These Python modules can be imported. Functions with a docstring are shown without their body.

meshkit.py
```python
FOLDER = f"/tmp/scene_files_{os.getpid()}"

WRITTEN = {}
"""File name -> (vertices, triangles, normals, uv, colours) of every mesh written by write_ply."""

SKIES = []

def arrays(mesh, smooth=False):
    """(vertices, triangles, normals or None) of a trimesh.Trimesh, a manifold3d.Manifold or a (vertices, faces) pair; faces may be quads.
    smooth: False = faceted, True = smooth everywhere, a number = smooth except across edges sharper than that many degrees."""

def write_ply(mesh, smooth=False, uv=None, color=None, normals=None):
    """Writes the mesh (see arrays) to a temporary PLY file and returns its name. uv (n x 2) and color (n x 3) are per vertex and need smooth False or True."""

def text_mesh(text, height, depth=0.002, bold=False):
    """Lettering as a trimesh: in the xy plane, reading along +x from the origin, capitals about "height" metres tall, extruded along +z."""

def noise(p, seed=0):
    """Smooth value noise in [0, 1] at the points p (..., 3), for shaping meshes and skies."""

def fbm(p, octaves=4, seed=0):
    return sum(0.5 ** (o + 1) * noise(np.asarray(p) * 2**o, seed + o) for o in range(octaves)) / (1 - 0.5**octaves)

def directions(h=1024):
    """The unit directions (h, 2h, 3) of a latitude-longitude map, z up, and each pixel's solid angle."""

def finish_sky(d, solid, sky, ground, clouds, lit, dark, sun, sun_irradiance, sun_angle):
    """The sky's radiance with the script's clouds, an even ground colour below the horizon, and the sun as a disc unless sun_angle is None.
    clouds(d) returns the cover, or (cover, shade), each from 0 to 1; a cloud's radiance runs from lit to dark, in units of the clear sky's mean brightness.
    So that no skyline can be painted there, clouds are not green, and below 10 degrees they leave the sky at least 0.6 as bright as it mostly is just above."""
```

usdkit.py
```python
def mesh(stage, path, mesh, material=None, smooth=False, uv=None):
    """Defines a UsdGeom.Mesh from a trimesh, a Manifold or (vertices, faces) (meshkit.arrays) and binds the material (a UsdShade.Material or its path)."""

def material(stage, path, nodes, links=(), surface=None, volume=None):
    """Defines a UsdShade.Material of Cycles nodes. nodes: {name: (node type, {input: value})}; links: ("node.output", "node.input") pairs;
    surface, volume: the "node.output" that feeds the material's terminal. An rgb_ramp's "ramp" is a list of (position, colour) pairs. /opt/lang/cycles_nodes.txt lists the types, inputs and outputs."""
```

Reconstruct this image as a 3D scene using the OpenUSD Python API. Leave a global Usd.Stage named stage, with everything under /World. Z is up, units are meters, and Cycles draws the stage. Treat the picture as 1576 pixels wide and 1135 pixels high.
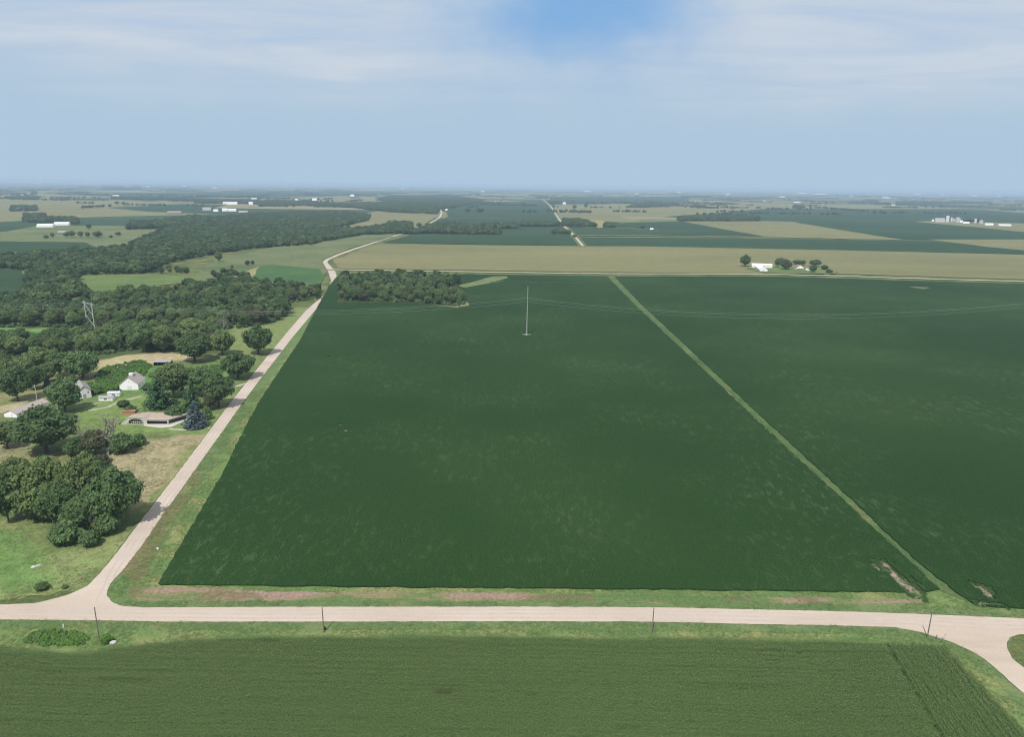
import math, random
import numpy as np, trimesh, usdkit, meshkit, shapely
from shapely.geometry import Polygon, LineString, Point, MultiPolygon
from shapely.ops import unary_union
from shapely.prepared import prep
from pxr import Usd, UsdGeom, UsdLux, UsdShade, Sdf, Gf, Vt

stage = Usd.Stage.CreateInMemory()
UsdGeom.SetStageUpAxis(stage, 'Z'); UsdGeom.SetStageMetersPerUnit(stage, 1.0)
UsdGeom.Xform.Define(stage, '/World'); UsdGeom.Scope.Define(stage, '/World/Looks')

# ------------------------------------------------------------------ camera
F, CX, CY, CAMH = 1093., 788., 567.5, 120.
TH, RO = math.atan((567.5 - 285.5) / F), math.atan(.0121)
fw = np.array([0, math.cos(TH), -math.sin(TH)]); r0 = np.array([1., 0, 0]); u0 = np.array([0, math.sin(TH), math.cos(TH)])
rt = math.cos(RO) * r0 + math.sin(RO) * u0; up = math.cos(RO) * u0 - math.sin(RO) * r0
cam = UsdGeom.Camera.Define(stage, '/World/camera')
cam.CreateHorizontalApertureAttr(36.0); cam.CreateVerticalApertureAttr(36.0 * 738 / 1024)
cam.CreateFocalLengthAttr(36.0 * F / 1576); cam.CreateClippingRangeAttr((1.0, 200000.0))
cam.CreateExposureAttr(0.0)
M = Gf.Matrix4d(*[*rt, 0, *up, 0, *(-fw), 0, 0, 0, CAMH, 1])
UsdGeom.Xformable(cam).AddTransformOp().Set(M)

# ------------------------------------------------------------------ sky and sun
SAZ, SEL = math.radians(197), math.radians(56)
sd = np.array([math.sin(SAZ) * math.cos(SEL), math.cos(SAZ) * math.cos(SEL), math.sin(SEL)])
SKY_STRENGTH, SUN = 0.10, 1.05
CLOUD, LOWSKY = (6.2, 6.8, 7.5), (4.25, 5.72, 7.15)
sky = UsdLux.DomeLight.Define(stage, '/World/sky')
skym = usdkit.material(stage, '/World/Looks/sky_air', {
    "tc": ("texture_coordinate", {}),
    "sep": ("separate_xyz", {}),
    "sky": ("sky_texture", {"sky_type": "single_scattering", "sun_disc": False, "sun_elevation": SEL, "sun_rotation": math.atan2(sd[0], sd[1]), "altitude": 300.0, "air_density": 1.0, "aerosol_density": 1.0, "ozone_density": 1.0}),
    "zm": ("math", {"math_type": "maximum", "value2": 0.03}),
    "zr": ("math", {"math_type": "divide", "value1": 1.0}),
    "pl": ("vector_math", {"math_type": "scale"}),
    "st": ("mapping", {"mapping_type": "point", "scale": (0.55, 0.9, 1.0), "rotation": (0, 0, 0.25), "location": (2.3, 0.4, 0.0)}),
    "n1": ("noise_texture", {"scale": 0.8, "detail": 9.0, "roughness": 0.62, "distortion": 0.6}),
    "wisp": ("map_range", {"from_min": 0.33, "from_max": 0.68, "to_min": 0.45, "to_max": 1.0, "clamp": True}),
    # the layer of thin cloud thins out towards the horizon
    "n2": ("noise_texture", {"scale": 3.5, "detail": 3.0}),
    "lowz": ("math", {"math_type": "multiply_add", "value2": 0.10, "value3": -0.05}),
    "zz": ("math", {"math_type": "add"}),
    "band": ("map_range", {"range_type": "smoothstep", "from_min": 0.075, "from_max": 0.165, "to_min": 0.0, "to_max": 1.0, "clamp": True}),
    # a gap of clear blue to the north
    "gd": ("vector_math", {"math_type": "subtract", "vector2": (0.085, 0.979, 0.215)}),
    "gn": ("noise_texture", {"scale": 9.0, "detail": 4.0, "roughness": 0.6}),
    "gns": ("vector_math", {"math_type": "subtract", "vector2": (0.5, 0.5, 0.5)}),
    "gnm": ("vector_math", {"math_type": "multiply", "vector2": (0.16, 0.05, 0.12)}),
    "ga": ("vector_math", {"math_type": "add"}),
    "gs": ("vector_math", {"math_type": "multiply", "vector2": (0.75, 1.0, 1.35)}),
    "gl": ("vector_math", {"math_type": "length"}),
    "gap": ("map_range", {"range_type": "smoothstep", "from_min": 0.02, "from_max": 0.18, "to_min": 0.0, "to_max": 1.0, "clamp": True}),
    "m1": ("math", {"math_type": "multiply"}), "m2": ("math", {"math_type": "multiply"}),
    "hz": ("map_range", {"range_type": "smoothstep", "from_min": 0.08, "from_max": 0.21, "to_min": 1.0, "to_max": 0.0, "clamp": True}),
    "clr": ("mix_color", {"blend_type": "mix", "b": (2.3, 4.42, 7.45), "use_clamp": False, "use_clamp_result": False}), "cz": ("map_range", {"range_type": "smoothstep", "from_min": 0.25, "from_max": 0.6, "to_min": 0.95, "to_max": 0.0, "clamp": True}),
    "low": ("mix_color", {"blend_type": "mix", "b": LOWSKY, "use_clamp": False, "use_clamp_result": False}),
    "mx": ("mix_color", {"blend_type": "mix", "b": CLOUD, "use_clamp": False, "use_clamp_result": False}),
    "bg": ("background_shader", {"strength": SKY_STRENGTH}),
}, [("tc.generated", "sep.vector"), ("sep.z", "zm.value1"), ("zm.value", "zr.value2"), ("tc.generated", "pl.vector1"), ("zr.value", "pl.scale"),
    ("pl.vector", "st.vector"), ("st.vector", "n1.vector"), ("n1.fac", "wisp.value"), ("tc.generated", "n2.vector"), ("n2.fac", "lowz.value1"),
    ("sep.z", "zz.value1"), ("lowz.value", "zz.value2"), ("zz.value", "band.value"),
    ("tc.generated", "gd.vector1"), ("tc.generated", "gn.vector"), ("gn.color", "gns.vector1"), ("gns.vector", "gnm.vector1"), ("gd.vector", "ga.vector1"), ("gnm.vector", "ga.vector2"), ("ga.vector", "gs.vector1"), ("gs.vector", "gl.vector1"), ("gl.value", "gap.value"),
    ("wisp.result", "m1.value1"), ("band.result", "m1.value2"), ("m1.value", "m2.value1"), ("gap.result", "m2.value2"),
    ("sep.z", "hz.value"), ("hz.result", "low.fac"), ("sep.z", "cz.value"), ("cz.result", "clr.fac"), ("sky.color", "clr.a"), ("clr.result", "low.a"), ("low.result", "mx.a"), ("m2.value", "mx.fac"), ("mx.result", "bg.color")], surface="bg.background")
UsdShade.MaterialBindingAPI.Apply(sky.GetPrim()).Bind(skym)
sky.GetPrim().SetCustomDataByKey('kind', 'structure')
sun = UsdLux.DistantLight.Define(stage, '/World/sun')
sun.CreateIntensityAttr(SUN); sun.CreateAngleAttr(0.53); sun.CreateNormalizeAttr(True); sun.CreateColorAttr(Gf.Vec3f(1.0, 0.97, 0.92))
ax = np.cross([0, 0, 1.], sd); ax /= np.linalg.norm(ax); ay = np.cross(sd, ax)
UsdGeom.Xformable(sun).AddTransformOp().Set(Gf.Matrix4d(*[*ax, 0, *ay, 0, *sd, 0, 0, 0, 500, 1]))

# ------------------------------------------------------------------ helpers
def P(px, py, z=0.0):
    d = fw * F + rt * (px - CX) - up * (py - CY)
    t = (z - CAMH) / d[2]
    return np.array([d[0] * t, d[1] * t])
def to_px(x, y, z):
    v = np.array([x, y, z - CAMH]); k = F / (v @ fw)
    return CX + (v @ rt) * k, CY - (v @ up) * k
def height_at(x, y, topy):
    a, b = 0.0, 90.0
    for _ in range(40):
        m = (a + b) / 2
        if to_px(x, y, m)[1] > topy: a = m
        else: b = m
    return a
def scale_at(x, y): return F / (np.array([x, y, -CAMH]) @ fw)      # photograph pixels per metre
used = {}
def numbered(name, parent='/World'):
    k = (parent, name); n = used.get(k, -1) + 1; used[k] = n
    return f'{parent}/{name}' if n == 0 else f'{parent}/{name}_{n:03d}'
def tag(o, label=None, cat=None, group=None, kind=None):
    o = o.GetPrim() if hasattr(o, 'GetPrim') else o
    for k, v in (('label', label), ('category', cat), ('group', group), ('kind', kind)):
        if v: o.SetCustomDataByKey(k, v)
    return o
def pathof(p): return '/World' if p is None else str((p.GetPrim() if hasattr(p, 'GetPrim') else p).GetPath())
def obj(name, mesh, mat, parent=None, smooth=False):
    return usdkit.mesh(stage, numbered(name, pathof(parent)), mesh, mat, smooth=smooth)
def xform(name, loc=(0, 0, 0), rz=0.0, sc=None, rx=0.0):
    x = UsdGeom.Xform.Define(stage, numbered(name)); x.AddTranslateOp().Set(Gf.Vec3d(*map(float, loc)))
    if rz: x.AddRotateZOp().Set(math.degrees(rz))
    if rx: x.AddRotateXOp().Set(math.degrees(rx))
    if sc is not None: x.AddScaleOp().Set(Gf.Vec3f(*map(float, sc)))
    return x
def thing(name, label, cat, loc=(0, 0, 0), rz=0.0, group=None):
    x = xform(name, loc, rz); tag(x, label, cat, group); return x
def box(x0, x1, y0, y1, z0, z1):
    m = trimesh.creation.box([x1 - x0, y1 - y0, z1 - z0]); m.apply_translation([(x0 + x1) / 2, (y0 + y1) / 2, (z0 + z1) / 2]); return m
def cat(ms): return trimesh.util.concatenate(ms)
def tube(pts, radii, sides=6):
    p = np.asarray(pts, float); radii = np.broadcast_to(radii, (len(p),)).astype(float)
    t = np.gradient(p, axis=0); t /= np.linalg.norm(t, axis=1, keepdims=True) + 1e-12
    a = np.cross(t, np.where(np.abs(t[:, 2:]) < .9, [0, 0, 1.], [1., 0, 0])); a /= np.linalg.norm(a, axis=1, keepdims=True) + 1e-12
    b = np.cross(t, a); an = np.arange(sides) * 2 * np.pi / sides
    v = (p[:, None] + radii[:, None, None] * (np.cos(an)[None, :, None] * a[:, None] + np.sin(an)[None, :, None] * b[:, None])).reshape(-1, 3)
    i, j = np.meshgrid(np.arange(len(p) - 1), np.arange(sides), indexing='ij')
    q = np.stack([i * sides + j, i * sides + (j + 1) % sides, (i + 1) * sides + (j + 1) % sides, (i + 1) * sides + j], -1).reshape(-1, 4)
    n = len(v); v = np.vstack([v, p[:1], p[-1:]]); e = np.arange(sides); e2 = (e + 1) % sides; L = (len(p) - 1) * sides
    f = np.vstack([q[:, [0, 1, 2]], q[:, [0, 2, 3]], np.stack([e2, e, np.full(sides, n)], 1), np.stack([L + e, L + e2, np.full(sides, n + 1)], 1)])
    return trimesh.Trimesh(v, f, process=False)

# ------------------------------------------------------------------ materials
def surf(name, ramp, big=.02, fine=1.2, amt=.45, rot=0., sx=1., sy=1., bump=.3, bdist=.3, det=5., rough=.9, spec=.1, fine2=None, lo=.3, hi=.7):
    """Colour from a broad noise through a ramp, broken up by a fine one; relief from the fine one."""
    fs = fine2 or (1, 1, 1)
    nodes = {"g": ("geometry", {}), "mp": ("mapping", {"mapping_type": "point", "rotation": (0, 0, rot), "scale": (sx, sy, 1.)}),
        "n1": ("noise_texture", {"scale": big, "detail": det, "roughness": .6, "distortion": .4}),
        "mr": ("map_range", {"from_min": lo, "from_max": hi, "to_min": 0., "to_max": 1., "clamp": True}),
        "rp": ("rgb_ramp", {"ramp": ramp}),
        "mf": ("mapping", {"mapping_type": "point", "rotation": (0, 0, rot), "scale": fs}),
        "n2": ("noise_texture", {"scale": fine, "detail": 4., "roughness": .65}),
        "m2": ("map_range", {"from_min": .25, "from_max": .75, "to_min": 1 - amt, "to_max": 1 + amt, "clamp": True}),
        "mul": ("vector_math", {"math_type": "scale"}),
        "bp": ("bump", {"strength": bump, "distance": bdist}),
        "p": ("principled_bsdf", {"roughness": rough, "specular_ior_level": spec})}
    return usdkit.material(stage, f'/World/Looks/{name}', nodes, [("g.position", "mp.vector"), ("mp.vector", "n1.vector"), ("n1.fac", "mr.value"), ("mr.result", "rp.fac"),
        ("g.position", "mf.vector"), ("mf.vector", "n2.vector"), ("n2.fac", "m2.value"), ("rp.color", "mul.vector1"), ("m2.result", "mul.scale"), ("mul.vector", "p.base_color"),
        ("n2.fac", "bp.height"), ("bp.normal", "p.normal")], surface="p.BSDF")
def plain(name, col, rough=.7, spec=.3, amt=.15, scale=1.5, metallic=0.):
    nodes = {"g": ("geometry", {}), "n": ("noise_texture", {"scale": scale, "detail": 5., "roughness": .65}), "m": ("map_range", {"from_min": .3, "from_max": .7, "to_min": 1 - amt, "to_max": 1 + amt * .5, "clamp": True}),
        "c": ("color", {"value": col}), "mul": ("vector_math", {"math_type": "scale"}), "p": ("principled_bsdf", {"roughness": rough, "specular_ior_level": spec, "metallic": metallic})}
    return usdkit.material(stage, f'/World/Looks/{name}', nodes, [("g.position", "n.vector"), ("n.fac", "m.value"), ("c.color", "mul.vector1"), ("m.result", "mul.scale"), ("mul.vector", "p.base_color")], surface="p.BSDF")
def leafmat(name, ramp, trans=.38, rough=.6, spread=.35, clump=.22, own=None, namp=.40):
    """Foliage: hue varies leaf clump by leaf clump, spray by spray and from plant to plant; some light passes through."""
    nodes = {"g": ("geometry", {}), "oi": ("object_info", {}), "lv": ("vector_math", {"math_type": "scale", "scale": .045}), "wn": ("white_noise_texture", {"dimensions": "3D"}), "nz": ("noise_texture", {"scale": clump, "detail": 3., "roughness": .6}), "nm": ("map_range", {"from_min": .3, "from_max": .7, "to_min": 0., "to_max": namp, "clamp": True}),
        "a": ("math", {"math_type": "multiply_add", "value2": .6 - spread if own is None else own}), "b": ("math", {"math_type": "multiply_add", "value2": spread}),
        "rp": ("rgb_ramp", {"ramp": ramp}), "p": ("principled_bsdf", {"roughness": rough, "specular_ior_level": .2}), "t": ("translucent_bsdf", {}), "mx": ("mix_closure", {"fac": trans})}
    return usdkit.material(stage, f'/World/Looks/{name}', nodes, [("oi.location", "wn.vector"), ("wn.value", "a.value1"), ("g.position", "nz.vector"), ("nz.fac", "nm.value"), ("nm.result", "a.value3"), ("g.random_per_island", "b.value1"), ("a.value", "b.value3"), ("b.value", "rp.fac"),
        ("rp.color", "p.base_color"), ("rp.color", "t.color"), ("p.BSDF", "mx.closure1"), ("t.BSDF", "mx.closure2")], surface="mx.closure")

GRASS = [(0, (.055, .085, .028)), (.35, (.085, .115, .038)), (.6, (.125, .140, .050)), (.8, (.165, .160, .065)), (1, (.20, .175, .085))]
M_pasture = surf('pasture_grass', GRASS, big=.03, fine=.9, amt=.4)
M_verge = surf('verge_grass', [(0, (0.09, 0.15, 0.0504)), (0.4, (0.126, 0.186, 0.0624)), (0.65, (0.18, 0.21, 0.0768)), (0.85, (0.234, 0.228, 0.096)), (1, (0.264, 0.228, 0.132))], big=.07, fine=1.1, amt=.4, sx=.5)
M_lushverge = surf('lush_verge', [(0, (0.0837, 0.1428, 0.0517)), (0.6, (0.1223, 0.1746, 0.0667)), (1, (0.1738, 0.1904, 0.0782))], big=.09, fine=1.4, amt=.35)
M_brome = surf('brown_brome', [(0, (.09, .15, .05)), (.50, (.12, .165, .06)), (.60, (.19, .18, .085)), (.74, (.25, .185, .125)), (1, (.28, .20, .16))], big=.04, fine=1.0, amt=.35, sx=.5, sy=1.6, lo=.35, hi=.65)
M_dry = surf('dry_meadow', [(0, (.12, .125, .05)), (.5, (.185, .165, .085)), (1, (.235, .19, .11))], big=.06, fine=.8, amt=.3)
M_meadow = surf('mown_meadow', [(0, (.085, .135, .04)), (.5, (.115, .165, .05)), (1, (.155, .175, .065))], big=.025, fine=.6, amt=.25)
M_farpasture = surf('far_pasture', [(0, (.080, .115, .045)), (.5, (.125, .150, .062)), (1, (.165, .170, .08))], big=.009, fine=.15, amt=.15, bump=0.)
M_clover = surf('clover_crop', [(0, (.042, .095, .030)), (.5, (.055, .118, .036)), (1, (.075, .135, .045))], big=.02, fine=.5, amt=.15)
M_weeds = surf('weed_thicket', [(0, (.035, .085, .022)), (.5, (.06, .12, .03)), (1, (.105, .145, .045))], big=.12, fine=.9, amt=.5, bump=.8, bdist=.8)
M_soil = surf('bare_soil', [(0, (.22, .17, .125)), (1, (.33, .265, .20))], big=.2, fine=1.5, amt=.2)
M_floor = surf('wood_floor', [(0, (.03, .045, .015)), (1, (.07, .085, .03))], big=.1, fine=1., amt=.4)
M_farsoy = surf('far_soybeans', [(0, (.020, .050, .018)), (.5, (.025, .058, .021)), (1, (.038, .072, .028))], big=.004, fine=.03, amt=.12, sx=.4, bump=0.)
M_tassel = surf('tasselled_corn', [(0, (.15, .152, .066)), (.5, (.178, .172, .076)), (1, (.205, .19, .09))], big=.006, fine=.04, amt=.08, sx=.35, bump=0.)
M_yellow = surf('yellow_stubble', [(0, (.22, .21, .085)), (1, (.28, .25, .11))], big=.02, fine=.1, amt=.1, bump=0.)
M_gravel = surf('gravel', [(0, (.42, .34, .265)), (.5, (.48, .40, .325)), (1, (.54, .465, .39))], big=.06, fine=3., amt=.10, sx=.25, bump=.25, bdist=.05)
M_shoulder = surf('gravel_shoulder', [(0, (.07, .12, .04)), (.6, (.13, .15, .07)), (1, (.26, .24, .16))], big=.35, fine=1.6, amt=.3)
M_track = surf('farm_track', [(0, (.26, .25, .16)), (1, (.45, .41, .32))], big=.3, fine=2., amt=.2)

# soybeans of the two near fields: dark canopy, paler scuffs where wind lays the leaves over, faint rows
def soymat(name, rot):
    nodes = {"g": ("geometry", {}), "mp": ("mapping", {"mapping_type": "point", "rotation": (0, 0, rot), "scale": (1., .42, 1.)}),
        "n1": ("noise_texture", {"scale": .36, "detail": 7., "roughness": .74, "distortion": .5}), "r1": ("map_range", {"from_min": .52, "from_max": .76, "to_min": 0., "to_max": 1., "clamp": True}),
        "n0": ("noise_texture", {"scale": .012, "detail": 4., "roughness": .6}), "r0": ("map_range", {"from_min": .43, "from_max": .66, "to_min": .04, "to_max": 1., "clamp": True}),
        "mm": ("math", {"math_type": "multiply"}),
        "n3": ("noise_texture", {"scale": .006, "detail": 3.}), "c3": ("rgb_ramp", {"ramp": [(.3, (.0150, .042, .0095)), (.5, (.0195, .050, .0115)), (.7, (.028, .060, .0155))]}),
        "mx": ("mix_color", {"blend_type": "mix", "b": (.088, .130, .058)}),
        "n2": ("noise_texture", {"scale": 1.6, "detail": 3., "roughness": .7}), "m2": ("map_range", {"from_min": .25, "from_max": .75, "to_min": .45, "to_max": 1.55, "clamp": True}),
        "wv": ("wave_texture", {"wave_type": "bands", "bands_direction": "x", "scale": .418, "distortion": .6, "detail": 2., "detail_scale": .4}), "wr": ("map_range", {"from_min": 0., "from_max": 1., "to_min": .93, "to_max": 1.04, "clamp": True}),
        "s1": ("vector_math", {"math_type": "scale"}), "s2": ("vector_math", {"math_type": "scale"}),
        "bh": ("math", {"math_type": "multiply_add", "value2": .18}), "bp": ("bump", {"strength": .55, "distance": .5}),
        "p": ("principled_bsdf", {"roughness": .8, "specular_ior_level": .06})}
    return usdkit.material(stage, f'/World/Looks/{name}', nodes, [("g.position", "mp.vector"), ("mp.vector", "n1.vector"), ("n1.fac", "r1.value"), ("g.position", "n0.vector"), ("n0.fac", "r0.value"),
        ("r1.result", "mm.value1"), ("r0.result", "mm.value2"), ("g.position", "n3.vector"), ("n3.fac", "c3.fac"), ("c3.color", "mx.a"), ("mm.value", "mx.fac"),
        ("g.position", "n2.vector"), ("n2.fac", "m2.value"), ("g.position", "wv.vector"), ("wv.fac", "wr.value"), ("mx.result", "s1.vector1"), ("m2.result", "s1.scale"), ("s1.vector", "s2.vector1"), ("wr.result", "s2.scale"),
        ("s2.vector", "p.base_color"), ("wv.fac", "bh.value1"), ("n2.fac", "bh.value3"), ("bh.value", "bp.height"), ("bp.normal", "p.normal")], surface="p.BSDF")
M_soy = soymat('soybean_canopy', -.12)

# the wide land: rough pasture near by, a patchwork of crops towards the horizon
M_land = usdkit.material(stage, '/World/Looks/wide_land', {
    "g": ("geometry", {}), "n1": ("noise_texture", {"scale": .03, "detail": 5., "roughness": .6}), "rp": ("rgb_ramp", {"ramp": GRASS}), "mr": ("map_range", {"from_min": .3, "from_max": .7, "to_min": 0., "to_max": 1., "clamp": True}),
    "n2": ("noise_texture", {"scale": .9, "detail": 4.}), "m2": ("map_range", {"from_min": .25, "from_max": .75, "to_min": .6, "to_max": 1.4, "clamp": True}), "s1": ("vector_math", {"math_type": "scale"}),
    "mp": ("mapping", {"mapping_type": "point", "scale": (1 / 900., 1 / 620., 0.), "location": (.37, .21, 0)}),
    "vo": ("voronoi_texture", {"metric": "chebychev", "scale": 1., "randomness": .55}), "sc": ("separate_xyz", {}),
    "rf": ("rgb_ramp", {"interpolate": False, "ramp": [(0, (.030, .066, .026)), (.28, (.17, .165, .075)), (.52, (.036, .075, .03)), (.66, (.225, .20, .105)), (.82, (.115, .145, .062)), (.92, (.16, .16, .08))]}),
    "ln": ("vector_math", {"math_type": "length"}), "fr": ("map_range", {"from_min": 1700., "from_max": 2300., "to_min": 0., "to_max": 1., "clamp": True}), "mx": ("mix_color", {"blend_type": "mix"}),
    "p": ("principled_bsdf", {"roughness": .9, "specular_ior_level": .1})},
    [("g.position", "n1.vector"), ("n1.fac", "mr.value"), ("mr.result", "rp.fac"), ("g.position", "n2.vector"), ("n2.fac", "m2.value"), ("rp.color", "s1.vector1"), ("m2.result", "s1.scale"),
     ("g.position", "mp.vector"), ("mp.vector", "vo.vector"), ("vo.color", "sc.vector"), ("sc.x", "rf.fac"), ("g.position", "ln.vector1"), ("ln.value", "fr.value"), ("fr.result", "mx.fac"), ("s1.vector", "mx.a"), ("rf.color", "mx.b"), ("mx.result", "p.base_color")], surface="p.BSDF")

DARK = [(0, (0.0684, 0.1103, 0.0397)), (0.5, (0.1287, 0.2077, 0.0747)), (1, (0.2213, 0.3568, 0.1285))]
MID = [(0, (0.089, 0.1415, 0.0508)), (0.5, (0.1592, 0.2526, 0.0908)), (1, (0.2667, 0.4234, 0.1524))]
GREY = [(0, (0.1004, 0.1395, 0.0501)), (0.5, (0.1689, 0.2345, 0.0845)), (1, (0.2849, 0.3957, 0.1424))]
LIGHT = [(0, (0.1303, 0.1762, 0.0635)), (0.5, (0.2244, 0.3032, 0.1091)), (1, (0.3624, 0.4897, 0.1763))]
L_dark, L_mid, L_grey, L_light = leafmat('leaves_dark', DARK), leafmat('leaves_mid', MID), leafmat('leaves_grey', GREY), leafmat('leaves_light', LIGHT)
L_willow = leafmat('leaves_willow', [(0, (.125, .175, .060)), (.5, (.20, .265, .092)), (1, (.28, .35, .13))])
L_far = leafmat('leaves_far', [(0, (.05, .092, .034)), (.4, (.082, .135, .048)), (.8, (.12, .175, .066)), (1, (.17, .19, .10))])
L_pine = leafmat('needles_pine', [(0, (.035, .085, .032)), (1, (.080, .150, .062))], trans=.1)
L_spruce = leafmat('needles_spruce', [(0, (.035, .090, .028)), (1, (.075, .140, .050))], trans=.1)
L_blue = leafmat('needles_blue', [(0, (.060, .090, .090)), (1, (.150, .195, .200))], trans=.1)
L_brown = leafmat('leaves_brown', [(0, (.085, .105, .050)), (.5, (.135, .150, .075)), (1, (.19, .20, .11))])
L_weed = leafmat('leaves_weed', [(0, (.10, .21, .042)), (.5, (.15, .28, .058)), (1, (.23, .36, .09))])
L_corn = leafmat('corn_leaves', [(0, (.024, .058, .017)), (.25, (.068, .138, .038)), (.55, (.165, .258, .080)), (.85, (.33, .40, .15)), (1, (.52, .53, .25))], trans=.25, spread=.22, clump=2.6, own=.0, namp=.75)
L_tassel = leafmat('corn_tassels', [(0, (.26, .24, .11)), (1, (.40, .35, .18))], trans=.2)
L_grass = leafmat('grass_blades', [(0, (0.1235, 0.2145, 0.065)), (0.4, (0.182, 0.26, 0.0845)), (0.75, (0.26, 0.286, 0.1105)), (1, (0.351, 0.325, 0.169))], trans=.3, spread=.35, clump=.3)
L_drygrass = leafmat('dry_blades', [(0, (0.24, 0.252, 0.108)), (0.4, (0.348, 0.282, 0.162)), (1, (0.444, 0.33, 0.246))], trans=.3, spread=.35, clump=.3)
M_bark = plain('bark', (.10, .082, .065), .9, .1, .3, 4.)
M_deadwood = plain('dead_wood', (.27, .245, .215), .9, .1, .3, 3.)
M_white = plain('white_paint', (.90, .865, .87), .6, .3, .06, .8)
M_oldwhite = plain('weathered_white', (.70, .68, .68), .7, .2, .14, 1.2)
M_greyroof = plain('grey_shingles', (.33, .31, .30), .85, .2, .18, 1.6)
M_pinkroof = plain('faded_shingles', (.40, .335, .31), .85, .2, .15, 1.4)
M_steelroof = plain('galvanised_steel', (.50, .52, .55), .45, .5, .12, .6)
M_redroof = plain('dusky_red_roof', (.30, .19, .18), .85, .2, .15, 1.)
M_concrete = plain('concrete', (.52, .49, .44), .85, .2, .15, 1.)
M_tanroof = plain('tan_roof', (.42, .335, .275), .9, .1, .2, .7)
M_glass = plain('dark_glass', (.015, .017, .02), .15, .5, .1)
M_dark = plain('dark_interior', (.02, .02, .02), .9, .1, .1)
M_pole = plain('pole_wood', (.20, .165, .14), .9, .1, .25, 3.)
M_metalpole = plain('grey_pole', (.50, .50, .49), .6, .3, .08, .5)
M_steelpole = plain('weathered_steel', (.30, .31, .30), .6, .3, .08, .5)
M_wire = plain('conductor', (.42, .43, .43), .5, .4, .05)
M_redbrick = plain('red_brick', (.42, .20, .135), .9, .1, .25, 3.)
M_rock = plain('pale_rock', (.48, .47, .44), .9, .1, .25, 2.)
M_black = plain('black_box', (.03, .03, .03), .6, .3, .1)

# ------------------------------------------------------------------ sheets of ground
def ground_poly(pts, z=0.0): return Polygon([P(x, y, z) for x, y in pts]).buffer(0)
def rough(poly, amp, step, seed=0, f=.25):
    """Gives an outline the uneven edge that grass and crops have."""
    if amp <= 0: return poly
    def ring(r):
        L = LineString(r.coords); n = max(8, int(L.length / step)); p = np.array([L.interpolate(i / n, True).coords[0] for i in range(n)])
        q = np.c_[p * f, np.zeros(len(p))]; d = np.stack([meshkit.fbm(q, 3, seed) - .5, meshkit.fbm(q + 57.3, 3, seed + 7) - .5], 1)
        return p + d * 2 * amp
    out = []
    for g in getattr(poly, 'geoms', [poly]):
        out.append(Polygon(ring(g.exterior), [ring(h) for h in g.interiors]).buffer(0))
    return unary_union(out)
def flat(poly, z, skirt=None):
    ms = []
    for g in getattr(poly, 'geoms', [poly]):
        if g.geom_type != 'Polygon' or g.area < .05: continue
        v, f = trimesh.creation.triangulate_polygon(g, engine='earcut')
        v = np.c_[v, np.full(len(v), z)]; f = np.asarray(f)
        c = np.cross(v[f[:, 1]] - v[f[:, 0]], v[f[:, 2]] - v[f[:, 0]])[:, 2] < 0
        f[c] = f[c][:, ::-1]
        ms.append(trimesh.Trimesh(v, f, process=False))
        if skirt is not None:
            for r in [g.exterior, *g.interiors]:
                p = np.array(r.coords)[:-1]; n = len(p)
                w = np.vstack([np.c_[p, np.full(n, z)], np.c_[p, np.full(n, skirt)]]); i = np.arange(n); j = (i + 1) % n
                ms.append(trimesh.Trimesh(w, np.vstack([np.stack([i, i + n, j], 1), np.stack([j, i + n, j + n], 1)]), process=False))
    return cat(ms)
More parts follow.
